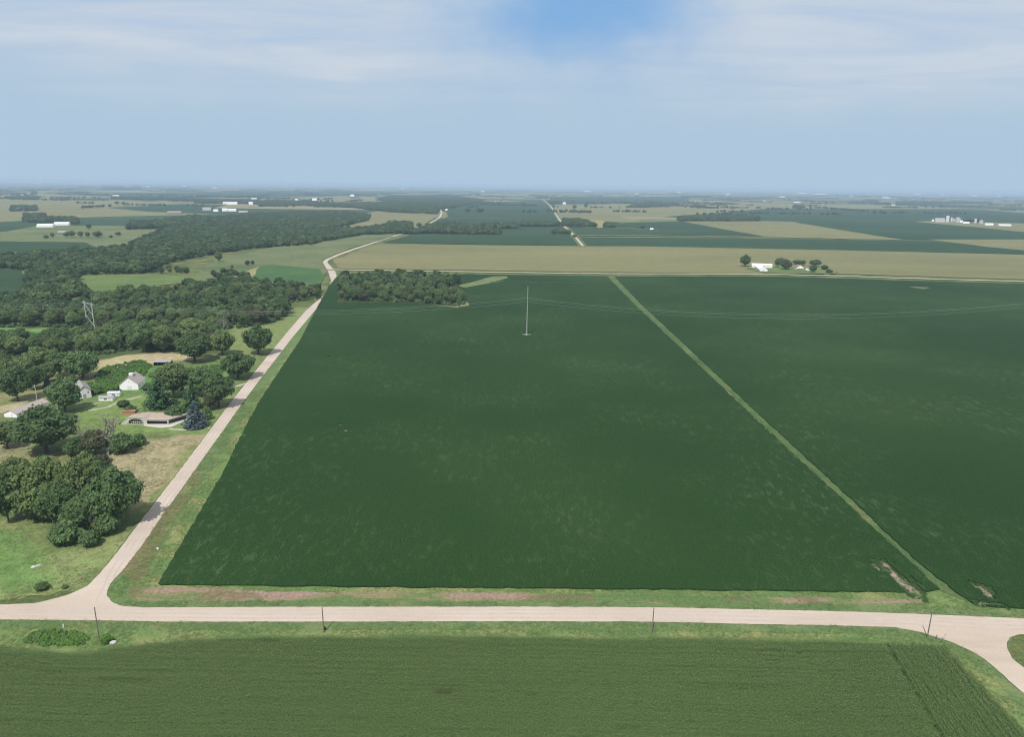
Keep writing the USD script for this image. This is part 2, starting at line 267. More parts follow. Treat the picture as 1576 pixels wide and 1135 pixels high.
def sheet(name, poly, z, mat, label=None, category=None, kind='structure', skirt=None, group=None):
    return tag(obj(name, flat(poly, z, skirt), mat), label, category, group, kind)

rr = np.r_[0, np.geomspace(60, 62000, 40)]; aa = np.arange(96) * 2 * np.pi / 96
v = [np.array([[0, 0, 0.]])] + [np.c_[r * np.cos(aa), r * np.sin(aa), 0 * aa] for r in rr[1:]]
fs = [[0, 1 + i, 1 + (i + 1) % 96] for i in range(96)]
for k in range(len(rr) - 2):
    a = 1 + k * 96
    for i in range(96):
        j = (i + 1) % 96; fs += [[a + i, a + 96 + i, a + 96 + j], [a + i, a + 96 + j, a + j]]
v = np.vstack(v); v[:, 1] += 300
tag(obj('ground', (v, np.array(fs)), M_land), 'wide flat farmland stretching to the horizon', 'ground', kind='structure')

# far fields, traced in the photograph and laid on the land; each a few centimetres above the last
zf = [0.05]
def far_field(kind, pts, label):
    m, n, c = {'soy': (M_farsoy, 'soybean_field', 'field'), 'tan': (M_tassel, 'corn_field', 'field'), 'pas': (M_farpasture, 'pasture', 'pasture'), 'yel': (M_yellow, 'stubble_field', 'field'), 'clo': (M_clover, 'clover_field', 'field'), 'mea': (M_meadow, 'meadow', 'meadow'), 'dry': (M_dry, 'dry_meadow', 'meadow')}[kind]
    zf[0] += .03
    near = kind in ('clo', 'mea', 'dry')
    return sheet(n, rough(ground_poly(pts), 1.5 if near else 4, 6 if near else 25, len(label), .1 if near else .02), zf[0], m, label, c, 'stuff')
far_field('tan', [(-80, 297), (8, 297), (420, 294), (420, 302), (200, 304), (8, 308), (-80, 310)], 'hazy tan corn field near the left horizon')
far_field('soy', [(76, 299), (400, 294), (540, 294), (640, 297), (430, 305), (180, 303)], 'hazy blue green field strip far left beyond tan fields')
far_field('tan', [(-60, 307), (190, 308), (285, 313), (165, 320), (230, 326), (330, 330), (150, 334), (-60, 345)], 'pale tan corn field left of the far white barns')
far_field('soy', [(165, 320), (280, 314), (350, 315), (315, 324), (228, 325)], 'dark green field patch beside the pale tan corn on the left')
far_field('soy', [(-60, 347), (58, 347), (8, 357), (-60, 362)], 'dark green field wedge left of the white barn pair')
far_field('pas', [(-60, 356), (8, 357), (58, 347), (200, 348), (260, 355), (190, 380), (140, 392), (-60, 398)], 'light green pasture round the white barn pair')
far_field('soy', [(-60, 371), (8, 372), (130, 373), (145, 379), (95, 386), (8, 389), (-60, 390)], 'dark green bean field in front of the light green pasture')
far_field('tan', [(425, 303), (580, 303), (592, 312), (470, 312), (425, 309)], 'tan field behind the creek woods near centre left')
far_field('tan', [(470, 353), (545, 337), (570, 331), (672, 333), (655, 345), (600, 350), (540, 352)], 'brownish tan field left of the winding gravel road')
far_field('soy', [(682, 314), (850, 308), (866, 346), (800, 346), (662, 346), (690, 334)], 'large blue green soybean field right of the road bend far off')
far_field('soy', [(846, 303), (1060, 303), (1060, 313), (850, 315)], 'hazy blue strip of beans beyond the straight road')
far_field('tan', [(848, 317), (960, 313), (1100, 311), (1340, 315), (1570, 324), (1640, 328), (1640, 333), (1400, 322), (1176, 321.5), (1090, 330), (1030, 334), (862, 331)], 'long tan corn belt in the hazy middle distance')
far_field('soy', [(1020, 334), (1090, 329), (1180, 321.5), (1500, 322), (1640, 333), (1640, 370), (1450, 347), (1222, 343)], 'broad soybean field in front of the grain silos')
far_field('soy', [(800, 346), (866, 346), (1044, 341), (1176, 341), (1250, 345), (1130, 358), (1200, 364), (636, 364), (662, 346)], 'green soybean field behind the far hedgerow')
far_field('tan', [(1050, 341), (1176, 340.5), (1222, 341.5), (1354, 364), (1390, 369.5), (1295, 368), (1176, 364), (1135, 357)], 'tan field wedge in front of the long tree row')
far_field('soy', [(1222, 342.5), (1442, 343), (1570, 358), (1640, 364), (1640, 370), (1397, 369), (1354, 364)], 'dark soybean field below the grain farm')
far_field('tan', [(1405, 341.5), (1440, 340), (1570, 344), (1640, 346), (1640, 362), (1570, 357), (1503, 350), (1440, 344.5)], 'bare tan ground around the grain farm')
far_field('tan', [(1428, 369), (1640, 369), (1640, 391), (1570, 388), (1493, 377)], 'tan field wedge at the right edge')
far_field('yel', [(895, 340), (928, 339), (935, 347), (944, 350), (920, 351.5), (912, 345)], 'small bright yellow green stubble patch beside the far grove')
far_field('soy', [(588, 374), (640, 360), (700, 361), (885, 363), (894, 379), (750, 377.5)], 'dark soybean strip between winding road and straight road')
far_field('soy', [(886, 365.5), (1100, 367), (1397, 371), (1440, 372), (1493, 378), (1640, 392), (1640, 396), (1300, 386), (1000, 380), (899, 379)], 'long dark soybean strip right of the straight road')
far_field('tan', [(518, 414), (513, 401), (550, 386.5), (585, 376), (800, 378.5), (1000, 380), (1300, 386), (1640, 394.5), (1640, 432), (1570, 431), (1300, 422.5), (940, 420)], 'wide olive tan corn field behind the farm with white barn')
far_field('pas', [(290, 432), (330, 400), (400, 386), (505, 363), (610, 360), (602, 365), (540, 383), (508, 396), (494, 402), (503, 420), (490, 440), (395, 440), (380, 428)], 'light green pasture slope left of the road bend')
far_field('mea', [(118, 425), (228, 423), (305, 427), (322, 433), (240, 441), (130, 453)], 'bright green meadow inside the creek woods')
far_field('clo', [(383, 433), (400, 412), (415, 408), (492, 415), (499, 428), (494, 438), (460, 437), (400, 434)], 'vivid green clover field below the pasture slope')
far_field('yel', [(360, 432), (380, 418), (400, 411), (384, 432)], 'pale yellow grass strip beside the clover field')
far_field('soy', [(-60, 414), (8, 415), (36, 416), (39, 443), (15, 459), (-60, 466)], 'dark green bean field at the left edge in front of woods')

# pasture near by on the left: one sheet whose ground cover (lawn, dry grass, weeds) changes softly from place to place
step = 2.5; gx = np.arange(-640, -40, step); gy = np.arange(170, 700, step); X, Y = np.meshgrid(gx, gy); pp = np.c_[X.ravel(), Y.ravel()]
wv_ = np.stack([meshkit.fbm(np.c_[pp * .06, 0 * pp[:, 0]], 3, 1), meshkit.fbm(np.c_[pp * .06, 0 * pp[:, 0] + 9], 3, 2)], 1) - .5
cov = np.array([[.085, .115, .040]]) * np.ones((len(pp), 1)); big = meshkit.fbm(np.c_[pp * .018, 0 * pp[:, 0]], 4, 5)[:, None]
cov = cov * (1 - .0 * big) + (big > 0) * np.clip((big - .48) * 5, 0, 1) * (np.array([[.150, .145, .065]]) - cov)
q_ = pp + wv_ * 22
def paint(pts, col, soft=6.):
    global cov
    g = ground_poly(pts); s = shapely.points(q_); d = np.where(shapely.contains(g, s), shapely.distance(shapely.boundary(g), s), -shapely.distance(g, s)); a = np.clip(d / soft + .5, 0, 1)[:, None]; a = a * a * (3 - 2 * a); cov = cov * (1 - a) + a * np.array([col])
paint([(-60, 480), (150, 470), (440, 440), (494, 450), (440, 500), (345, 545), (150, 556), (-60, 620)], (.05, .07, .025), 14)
paint([(345, 500), (420, 500), (480, 462), (500, 470), (400, 560), (345, 545)], (.115, .14, .05), 8)
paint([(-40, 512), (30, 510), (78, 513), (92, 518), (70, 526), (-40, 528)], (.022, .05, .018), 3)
paint([(-40, 503), (8, 504), (70, 506), (110, 511), (92, 516), (70, 512), (-40, 511)], (.09, .16, .045), 3)
paint([(148, 560), (160, 552), (240, 543), (300, 546), (312, 554), (270, 558), (200, 562), (155, 566)], (.26, .22, .125), 4)
paint([(-20, 634), (8, 626), (60, 612), (75, 618), (40, 628), (8, 637)], (.24, .21, .12), 4)
paint([(120, 612), (196, 560), (262, 566), (345, 566), (340, 590), (240, 600), (190, 604), (150, 612)], (.07, .13, .035), 5)
paint([(112, 640), (150, 622), (222, 604), (300, 632), (330, 640), (318, 664), (262, 668), (190, 668), (120, 664)], (.105, .15, .045), 5)
paint([(330, 580), (372, 575), (378, 592), (345, 632), (322, 630)], (.12, .15, .055), 5)
paint([(-40, 645), (30, 648), (36, 690), (20, 720), (-40, 720)], (.175, .16, .085), 6)
paint([(160, 712), (220, 680), (300, 664), (322, 666), (280, 722), (235, 768), (205, 785), (190, 740)], (.205, .175, .10), 7)
paint([(230, 800), (285, 725), (318, 680), (300, 690), (262, 735), (222, 790)], (.14, .155, .055), 5)
paint([(-60, 806), (20, 806), (110, 840), (180, 830), (150, 880), (100, 918), (-60, 940)], (.14, .163, .063), 7)
paint([(-60, 822), (20, 820), (90, 834), (118, 852), (116, 882), (80, 898), (-60, 900)], (.085, .142, .042), 6)
i, j = np.meshgrid(np.arange(len(gy) - 1), np.arange(len(gx) - 1), indexing='ij'); k_ = (i * len(gx) + j).ravel(); n_ = len(gx)
ff = np.vstack([np.stack([k_, k_ + 1, k_ + n_ + 1], 1), np.stack([k_, k_ + n_ + 1, k_ + n_], 1)])
east_lim = Polygon([P(-200, 950), P(152, 905), P(210, 836), P(258, 770), P(330, 672), P(376, 612), P(410, 574), P(478, 479), P(503, 456), P(515, 433), P(300, 425), P(-260, 425)])
c_ = np.c_[X.ravel(), Y.ravel()][ff].mean(1); ff = ff[shapely.contains_xy(east_lim, c_[:, 0], c_[:, 1])]
M_cover = usdkit.material(stage, '/World/Looks/pasture_cover', {"at": ("attribute", {"attribute": "cover"}), "g": ("geometry", {}), "n1": ("noise_texture", {"scale": .22, "detail": 5., "roughness": .65}), "m1": ("map_range", {"from_min": .3, "from_max": .7, "to_min": .72, "to_max": 1.28, "clamp": True}),
    "n2": ("noise_texture", {"scale": 1.3, "detail": 4., "roughness": .65}), "m2": ("map_range", {"from_min": .25, "from_max": .75, "to_min": .62, "to_max": 1.38, "clamp": True}), "s1": ("vector_math", {"math_type": "scale"}), "s2": ("vector_math", {"math_type": "scale"}), "bp": ("bump", {"strength": .4, "distance": .4}), "p": ("principled_bsdf", {"roughness": .9, "specular_ior_level": .1})},
    [("g.position", "n1.vector"), ("n1.fac", "m1.value"), ("g.position", "n2.vector"), ("n2.fac", "m2.value"), ("at.color", "s1.vector1"), ("m1.result", "s1.scale"), ("s1.vector", "s2.vector1"), ("m2.result", "s2.scale"), ("s2.vector", "p.base_color"), ("n2.fac", "bp.height"), ("bp.normal", "p.normal")], surface="p.BSDF")
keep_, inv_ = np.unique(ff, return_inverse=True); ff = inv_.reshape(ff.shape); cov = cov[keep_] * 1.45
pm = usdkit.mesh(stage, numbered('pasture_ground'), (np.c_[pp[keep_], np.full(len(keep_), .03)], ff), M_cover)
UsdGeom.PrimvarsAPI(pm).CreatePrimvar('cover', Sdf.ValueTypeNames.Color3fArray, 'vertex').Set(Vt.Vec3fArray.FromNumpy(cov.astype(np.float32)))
tag(pm, 'uneven pasture, lawn and dry grass left of the west road', 'pasture', kind='structure')

# roads
Z_ROAD = .12
EW_top = [(-160, 931.6), (7.6, 931.6), (51, 930), (76, 924.7), (107, 916), (134.5, 903), (152, 885), (175, 858)]
W_left = [(175, 858), (201, 823.5), (225, 792), (264, 741.6), (317, 671), (355, 620), (379, 590), (400, 563), (440, 514), (471, 478), (498, 455), (510, 433), (505, 418), (496, 403)]
W_right = [(504, 404.5), (516, 418), (520, 433), (508, 457), (484, 479), (450, 520), (400, 585), (373, 621), (340, 668), (317, 700), (277.6, 756), (251, 792), (222, 836), (188, 880), (175, 893), (165, 907), (164.5, 918), (173, 928.5), (188, 934), (216, 936)]
EW_top2 = [(400, 935.5), (800, 935), (1000, 936), (1100, 938), (1200, 940), (1300, 942.5), (1354, 944), (1430, 947), (1480, 949), (1569, 953), (1660, 957)]
EW_bot = [(1660, 980), (1600, 979), (1569, 977), (1554, 982), (1549, 992), (1552, 1003), (1559, 1016), (1569, 1024), (1640, 1076), (1700, 1120), (1700, 1180), (1569, 1063), (1536, 1033), (1514, 1015), (1493, 1002), (1468, 991), (1442, 982), (1417, 974), (1379, 966.6), (1278, 963.5), (1176, 962), (1000, 958), (800, 957.5), (400, 958), (254, 958), (152, 956), (7.6, 954.7), (-160, 953)]
road = ground_poly(EW_top + W_left + W_right + EW_top2 + EW_bot)
road = road.buffer(1.2, join_style=1).buffer(-1.2, join_style=1)
far_cl = LineString([P(500, 404), P(503, 400), P(520, 392.5), P(542, 384.6), P(572.6, 374.5), P(603, 364), P(636, 355.5), P(661, 344), P(676.6, 335), P(680, 327.5), P(677, 321), P(692, 318), P(703, 316)])
road_w = unary_union([road, far_cl.buffer(3.5, join_style=1)])
EWfar = LineString([P(505, 415.6), P(760, 419.5), P(942, 422), P(1176, 422.4), P(1298, 425.4), P(1379, 428.5), P(1569, 433.5), P(1660, 436)])
Nroad = LineString([P(897, 379.5), P(886, 366), P(867, 347), P(862, 340), P(847, 317), P(833, 305)])
W_lo = [(340, 668), (317, 700), (277.6, 756), (251, 792), (222, 836), (188, 880)]
road_all = unary_union([road_w, EWfar.buffer(3.2), Nroad.buffer(4.5)])
sheet('road_shoulder', rough(road_w.buffer(.45), .5, 1.2, 3, .6), .09, M_shoulder)
tag(obj('gravel_road', flat(rough(road_w, .25, 1.2, 5, .6), Z_ROAD), M_gravel), 'pale pinkish gravel road with a T junction and flared corners', 'road', kind='structure')
sheet('field_road', EWfar.buffer(7.0), .55, M_verge)
sheet('gravel_lane', rough(EWfar.buffer(2.6), .3, 4, 2, .2), .60, M_gravel)
sheet('straight_road', unary_union([Nroad.buffer(9)]), 1.2, M_farpasture)
sheet('straight_lane', Nroad.buffer(2.4), 1.26, M_gravel)
for nm, pts, w in (('light_track', [(889, 363.5), (1000, 363.5), (1200, 366), (1300, 368)], 6), ('grass_lane', [(636, 348.5), (700, 348), (800, 347.5), (862, 348), (925, 351), (980, 353), (1010, 354.5)], 6), ('field_lane', [(690, 336), (800, 335.8)], 6), ('left_lane', [(105, 323.5), (140, 320.5), (160, 319.5), (195, 317), (250, 314.5), (290, 313)], 8)):
    sheet(nm, LineString([P(*p) for p in pts]).buffer(w), 1.5, M_yellow)

M_wheel = surf('packed_gravel', [(0, (.425, .35, .30)), (1, (.48, .40, .35))], big=.15, fine=3., amt=.12, bump=.1, bdist=.05)
ew_c = LineString([P(*p) for p in [(-160, 942.5), (8, 943), (200, 945.5), (400, 946.5), (800, 946), (1000, 946.7), (1100, 949), (1200, 951), (1300, 953), (1380, 955), (1480, 960), (1600, 966)]])
w_c = LineString([P(*p) for p in [(160, 925), (181, 880), (212, 830), (238, 792), (271, 749), (317, 686), (328, 669), (364, 621), (400, 575), (445, 517), (477, 478.5), (503, 456), (515, 433), (510, 418), (500, 404)]])
for i_, (cl, seed_) in enumerate(((ew_c, 31), (w_c, 37))):
    for off in (-1.9, .1, 2.0):
        sheet('wheel_track', rough(cl.offset_curve(off).buffer(.36), .40, 2.2, seed_ + int(off * 4), .12).intersection(road_w.buffer(-.5)), Z_ROAD + .006 + .002 * i_, M_wheel)

# verges of the near road: lush strip beside the gravel, rough and browning grass behind it
soy_edge_w = [(245, 897), (300, 800), (344, 727), (375, 662), (399, 618), (430, 571), (461, 525), (490, 470), (506, 440), (521, 423)]
north_verge = ground_poly([(188, 880), (165, 907), (164.5, 918), (173, 928.5), (188, 934), (216, 936)] + EW_top2 + [(1660, 938), (1569, 932), (1500, 930), (1476, 918), (1458, 908), (900, 902), (245, 890)])
south_verge = ground_poly([(-160, 953), (7.6, 954.7), (152, 956), (254, 958), (400, 958), (800, 957.5), (1000, 958), (1176, 962), (1278, 963.5), (1379, 966.6), (1442, 982), (1468, 991), (1514, 1015), (1569, 1063), (1700, 1180), (1700, 1250), (1590, 1140), (1460, 998), (1354, 992), (800, 985), (400, 985), (218, 997), (130, 1010), (-160, 1000)])
west_verge = ground_poly(W_lo[::-1][:1] + [(188, 880), (222, 836), (251, 792), (277.6, 756), (317, 700), (340, 668), (373, 621), (400, 585), (450, 520), (484, 479), (508, 457), (520, 433), (516, 418)] + soy_edge_w[::-1] + [(240, 903)])
rr_all = road_all.buffer(.2)
sheet('verge', north_verge.union(west_verge).difference(rr_all), .05, M_verge)
sheet('roadside_grass', south_verge.difference(rr_all), .055, M_verge)
lush = unary_union([LineString([P(*p) for p in [(188, 934), (216, 936)] + EW_top2]).buffer(4.2), LineString([P(*p) for p in W_right[4:-6]]).buffer(6.5), LineString([P(*p) for p in EW_bot[10:]]).buffer(4.0)])
lush = rough(lush.intersection(unary_union([north_verge, west_verge, south_verge])).difference(rr_all), .8, 1.5, 8, .3)
sheet('lush_roadside_strip', lush, .065, M_lushverge)
brome = rough(ground_poly([(196, 905), (245, 903), (420, 912), (900, 914), (1250, 921), (1420, 923), (1420, 929), (1290, 930), (900, 927), (440, 926), (330, 927), (205, 926), (192, 915)]), 1.6, 2, 11, .2).difference(rr_all)
sheet('brown_brome_strip', brome, .075, M_brome)
west_bank = rough(unary_union([ground_poly([(188, 880), (222, 836), (251, 792), (300, 725), (312, 735), (262, 810), (232, 870), (215, 905)])]), 1.5, 2, 12, .2).difference(rr_all)
sheet('rough_bank', west_bank, .08, surf('rough_bank_grass', [(0, (.095, .14, .048)), (.45, (.16, .175, .068)), (.7, (.20, .19, .09)), (1, (.22, .17, .115))], big=.09, fine=1.1, amt=.4))

# tracks at the farmstead
zt = [0.]
for pts, w in (([(140, 632), (165, 627.6), (182, 620), (196, 616), (216, 611)], 1.3), ([(140, 622.5), (154, 620.6)], .9), ([(263, 661), (285, 662.5), (305, 661), (322, 659)], 1.1), ([(366, 595), (374, 592), (381, 590)], 1.6), ([(1241, 420), (1258, 417), (1275, 424)], 4)):
    sheet('farm_track', rough(LineString([P(*p) for p in pts]).buffer(w), .35, 1.5, 4, .4), .10 + zt[0], M_track, 'pale gravel farm track winding through the grass', 'track', 'structure')
    zt[0] += .004

# ------------------------------------------------------------------ soybean fields (a canopy 0.6 m high with uneven edges)
main_px = soy_edge_w + [(700, 422), (934, 425)] + [(975, 467), (1046, 534), (1160, 642), (1300, 772), (1380, 845), (1446, 907)] + [(1420, 911), (900, 905.5), (245, 899.5)]
main = ground_poly(main_px, .6)
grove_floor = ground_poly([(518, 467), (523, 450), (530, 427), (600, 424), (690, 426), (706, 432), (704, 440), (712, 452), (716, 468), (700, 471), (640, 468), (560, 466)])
grove_gap = ground_poly([(716, 443.5), (703, 441), (712, 437.5), (730, 433.5), (748, 428), (760, 425.5), (780, 425.5), (782, 428.5), (762, 434), (740, 438.5)]).union(ground_poly([(648, 468), (690, 468), (720, 465), (723, 471), (704, 474.5), (676, 472)])).union(grove_floor)
waterway = LineString([P(*p) for p in [(715, 443), (745, 437.5), (775, 433), (810, 434), (860, 435.5), (897, 436.5)]]).buffer(2.2)
pole_gap = Point(*P(810.5, 515.5)).buffer(4.3)
def blob(pts, amp, seed): return rough(ground_poly(pts), amp, .6, seed, .5)
rngb = np.random.default_rng(5)
stunted = []
def thin_rows(core, reach, dens, seed):
    """A bare place: no canopy where the stand failed, single stunted plants left along the rows."""
    L = LineString([P(*q, .3) for q in core]); x0, y0, x1, y1 = L.buffer(reach).bounds; out = []; rng = np.random.default_rng(seed)
    for x in np.arange(math.floor(x0 / .762) * .762, x1, .762):
        y = y0
        while y < y1:
            l = rng.uniform(.6, 1.6); d = L.distance(Point(x, y)) / reach; n = meshkit.fbm(np.array([x * .35, y * .12, seed]), 3, seed); q = dens - (d + (n - .5) * 1.7)
            if q > 0:
                out.append(shapely.box(x - .39, y - .01, x + .39, y + l + .01))
                for k in range(int(l / .22)):
                    if rng.random() > .12 + .85 * q: stunted.append((x + rng.normal() * .05, y + k * .22, rng.uniform(.5, 1.0) * max(.35, 1 - 1.1 * q)))
            y += l
    return out
bare = thin_rows([(1366, 872), (1380, 888), (1394, 902), (1404, 912)], 5.0, .62, 1) + thin_rows([(1340, 862), (1356, 878)], 5., .12, 2)
spots = [P(505, 550), P(535, 547), P(552, 556), P(532, 664), P(522, 655), P(628, 495), P(570, 480), P(625, 496)]
for k, (x, y) in enumerate(spots): bare.append(rough(Point(x, y).buffer(1.1), 1.2, .5, 40 + k, .5))
main = rough(main, .9, 1.6, 1, .35)
main_soy = main.difference(unary_union([grove_gap, waterway, pole_gap] + bare))
sheet('bare_soil_field', main, .10, M_soil)
sheet('grassy_patch', rough(grove_gap, 2, 3, 2, .1).intersection(main), .16, surf('waterway_grass', [(0, (.085, .125, .045)), (.5, (.135, .165, .065)), (1, (.20, .205, .09))], big=.05, fine=.5, amt=.25))
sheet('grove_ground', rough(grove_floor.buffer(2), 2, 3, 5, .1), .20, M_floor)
sheet('grass_waterway', unary_union([rough(waterway, 1.0, 3, 3, .2), rough(pole_gap, 1.2, 1, 9, .4)]), .22, M_lushverge)
sheet('soybean_crop', main_soy, .62, M_soy, 'dark green soybean crop filling the big central field', 'soybeans', 'stuff', skirt=.1)
east_px = [(946, 425.5), (985, 466), (1058, 534), (1173, 642), (1318, 775), (1405, 858), (1478, 916), (1500, 930), (1569, 936), (1700, 945), (1700, 442), (1569, 436.5), (1379, 431.5), (1298, 428.5), (1176, 425.5)]
east = rough(ground_poly(east_px, .6), .9, 1.6, 4, .35)
bare2 = thin_rows([(1496, 900), (1512, 908), (1528, 917)], 4.0, .5, 3) + thin_rows([(1500, 929), (1545, 934)], 2.2, .5, 4) + [rough(ground_poly([(1398, 443), (1412, 441.5), (1437, 443.5), (1420, 446)]), 6, 2, 5, .1)]
sheet('grassy_patch', ground_poly([(1380, 438), (1450, 438), (1450, 449), (1380, 449)]), .3, surf('thin_stand', [(0, (.05, .085, .03)), (.5, (.10, .125, .05)), (1, (.15, .155, .07))], big=.05, fine=.3, amt=.4))
sheet('bare_soil', east, .10, M_soil)
sheet('soybean_crop', east.difference(unary_union(bare2)), .62, M_soy, 'dark green soybean crop of the neighbouring field on the right', 'soybeans', 'stuff', skirt=.1)
strip = rough(ground_poly([(930, 423), (975, 467), (1046, 534), (1160, 642), (1300, 772), (1380, 845), (1446, 912), (1500, 932), (1478, 912), (1405, 854), (1318, 772), (1173, 640), (1058, 533), (985, 465), (950, 424)]), 1.3, 2, 6, .12)
sheet('grass_boundary_strip', strip.buffer(-.35), .18, surf('strip_grass', [(0, (.048, .095, .032)), (.5, (.075, .122, .042)), (1, (.14, .16, .066))], big=.05, fine=1.1, amt=.35), 'light green grass strip dividing the two soybean fields', 'grass strip', 'structure')

# ------------------------------------------------------------------ scattering
def scatter(poly, step, rng, jitter=.45):
    x0, y0, x1, y1 = poly.bounds; gx, gy = np.meshgrid(np.arange(x0, x1, step), np.arange(y0, y1, step))
    p = np.c_[gx.ravel(), gy.ravel()] + (rng.random((gx.size, 2)) - .5) * 2 * jitter * step
    return p[shapely.contains_xy(poly, p[:, 0], p[:, 1])]
def instancer(name, protos, pts, z, rots, scales, idx, label, category):
    """protos: list of [(part name, mesh, material)]. One object of its kind, drawn as copies."""
    pi = UsdGeom.PointInstancer.Define(stage, numbered(name)); base = str(pi.GetPath()); rel = pi.CreatePrototypesRel()
    for k, parts in enumerate(protos):
        x = UsdGeom.Xform.Define(stage, numbered('plant', base)); rel.AddTarget(x.GetPath())
        for nm, me, ma in parts: usdkit.mesh(stage, f'{x.GetPath()}/{nm}', me, ma)
    n = len(pts)
    pi.CreatePositionsAttr(Vt.Vec3fArray.FromNumpy(np.c_[pts, np.broadcast_to(z, n)].astype(np.float32)))
    pi.CreateProtoIndicesAttr(Vt.IntArray.FromNumpy(np.asarray(idx, np.int32)))
    s = np.asarray(scales, np.float32); s = np.repeat(s[:, None], 3, 1) if s.ndim == 1 else s
    pi.CreateScalesAttr(Vt.Vec3fArray.FromNumpy(s))
    pi.CreateOrientationsAttr(Vt.QuathArray([Gf.Quath(float(math.cos(a / 2)), 0, 0, float(math.sin(a / 2))) for a in rots]))
    tag(pi, label, category, kind='stuff'); return pi

# ------------------------------------------------------------------ corn in the foreground
def blades(rng, n, r, L, zlo, zhi, droop, width, segs=2, cx=0., cy=0., az=None, taper=0.):
    V, Fc = [], []; k = 0
    for i in range(n):
        a = rng.random() * 6.283 if az is None else az + rng.normal() * .5 + (i % 2) * math.pi
        z = zlo + (zhi - zlo) * (i + rng.random()) / n; l = L * (.75 + .5 * rng.random()) * (1 - taper * i / n); d = np.array([math.cos(a), math.sin(a)]); s = np.array([-d[1], d[0]])
        for j in range(segs + 1):
            t = j / segs; w = width * (1 - .75 * t) * (.8 if j == 0 else 1); q = d * l * t * (1 - .15 * t) + [cx, cy] + d * r
            zz = z + l * (.62 * t - droop * t * t)
            V += [[*(q + s * w / 2), zz], [*(q - s * w / 2), zz]]
        for j in range(segs): a0 = k + 2 * j; Fc += [[a0, a0 + 1, a0 + 3], [a0, a0 + 3, a0 + 2]]
        k += 2 * (segs + 1)
    return np.array(V), np.array(Fc)
def merge(vf):
    V, Fc, n = [], [], 0
    for v, f in vf: V.append(v); Fc.append(f + n); n += len(v)
    return np.vstack(V), np.vstack(Fc)
def corn_row(seed):
    rng = np.random.default_rng(seed); leaf, tas = [], []
    for i in range(8):
        x = -.75 + (i + .5) * .19; cy = rng.normal() * .05; h = 2.15 * (.78 + .36 * rng.random())
        leaf.append(blades(rng, 10, .02, .66 + .12 * rng.random(), .5, h * .97, .62, .12, 3, x, cy, az=math.pi / 2, taper=.62))
        b = h + .28
        tv = np.array([[x - .012, cy, h * .9], [x + .012, cy, h * .9], [x + .015 * rng.normal(), cy + .03 * rng.normal(), b]]); tf = [[0, 1, 2]]
        for q in range(3):
            a = rng.random() * 6.28; o = len(tv); tv = np.vstack([tv, [[x, cy, h * .98], [x + .02, cy + .02, h], [x + .14 * math.cos(a), cy + .14 * math.sin(a), b - .08]]]); tf.append([o, o + 1, o + 2])
        tas.append((tv, np.array(tf)))
    return [('corn_leaves', merge(leaf), L_corn), ('corn_tassels', merge(tas), L_tassel)]
corn_protos = [corn_row(s) for s in range(8)]
corn_top = [(-160, 990), (8, 991), (58, 997), (132, 1002), (162, 993), (218, 988), (269, 981), (355, 977.5), (400, 976), (800, 975.5), (900, 976.5), (1176, 980), (1354, 985), (1453, 989.5), (1458, 994.5), (1506, 1043), (1574, 1116), (1640, 1190), (-160, 1190)]
corn = ground_poly(corn_top, 2.2)
split = ground_poly([(1362, 980), (1376, 1010), (1404, 1048), (1430, 1096), (1460, 1145), (1490, 1195), (1700, 1195), (1700, 970)], 2.2)
rngc = np.random.default_rng(11)
def rows(poly, ang, seed):
    c, s = math.cos(ang), math.sin(ang); R = np.array([[c, s], [-s, c]]); pr = shapely.affinity.rotate(poly, -math.degrees(ang), origin=(0, 0)); x0, y0, x1, y1 = pr.bounds
    gx, gy = np.meshgrid(np.arange(x0, x1, 1.5), np.arange(y0, y1, .762)); p = np.c_[(gx + .75 * (np.arange(len(gy))[:, None] % 2)).ravel(), gy.ravel()]
    row_ = np.round((p[:, 1] - y0) / .762); hh_ = .93 + .22 * (meshkit.noise(np.c_[row_ * 1.7, p[:, 0] * .02, 0 * row_], seed + 3) - .5) + .10 * (meshkit.noise(np.c_[row_ * 7.3, p[:, 0] * .25, 0 * row_], seed + 5) - .5)
    p[:, 1] += .10 * np.sin(p[:, 0] * .11 + p[:, 1] * .02)
    ok_ = shapely.contains_xy(pr, p[:, 0], p[:, 1]) & (meshkit.fbm(np.c_[p * [.06, .9], 0 * p[:, 0]], 3, seed) > .20)
    return p[ok_] @ R, hh_[ok_]
pe = P(1376.5, 1010, 2.2), P(1447.6, 1126, 2.2); ang2 = math.atan2(pe[0][1] - pe[1][1], pe[0][0] - pe[1][0])
(A, hA), (B, hB) = rows(corn.difference(split.buffer(.4)), -.012, 3), rows(corn.intersection(split.buffer(-.4)), ang2, 4)
pts = np.vstack([A, B]); ra = np.r_[np.full(len(A), -.012), np.full(len(B), ang2)] + rngc.normal(size=len(A) + len(B)) * .02 + np.pi * rngc.integers(0, 2, len(A) + len(B))
hs = np.r_[hA, hB] * (.82 + .34 * meshkit.fbm(np.c_[pts * .06, 0 * pts[:, 0]], 3, 9)) + rngc.normal(size=len(pts)) * .04
sheet('corn_soil', corn, .06, surf('corn_row_soil', [(0, (.06, .05, .035)), (1, (.11, .09, .06))], big=.3, fine=2., amt=.3))
instancer('corn_crop', corn_protos, pts, .05, ra, np.c_[np.ones(len(pts)), np.ones(len(pts)) * 1.05, hs], rngc.integers(0, 8, len(pts)), 'tall green corn with tassels filling the foreground', 'corn')

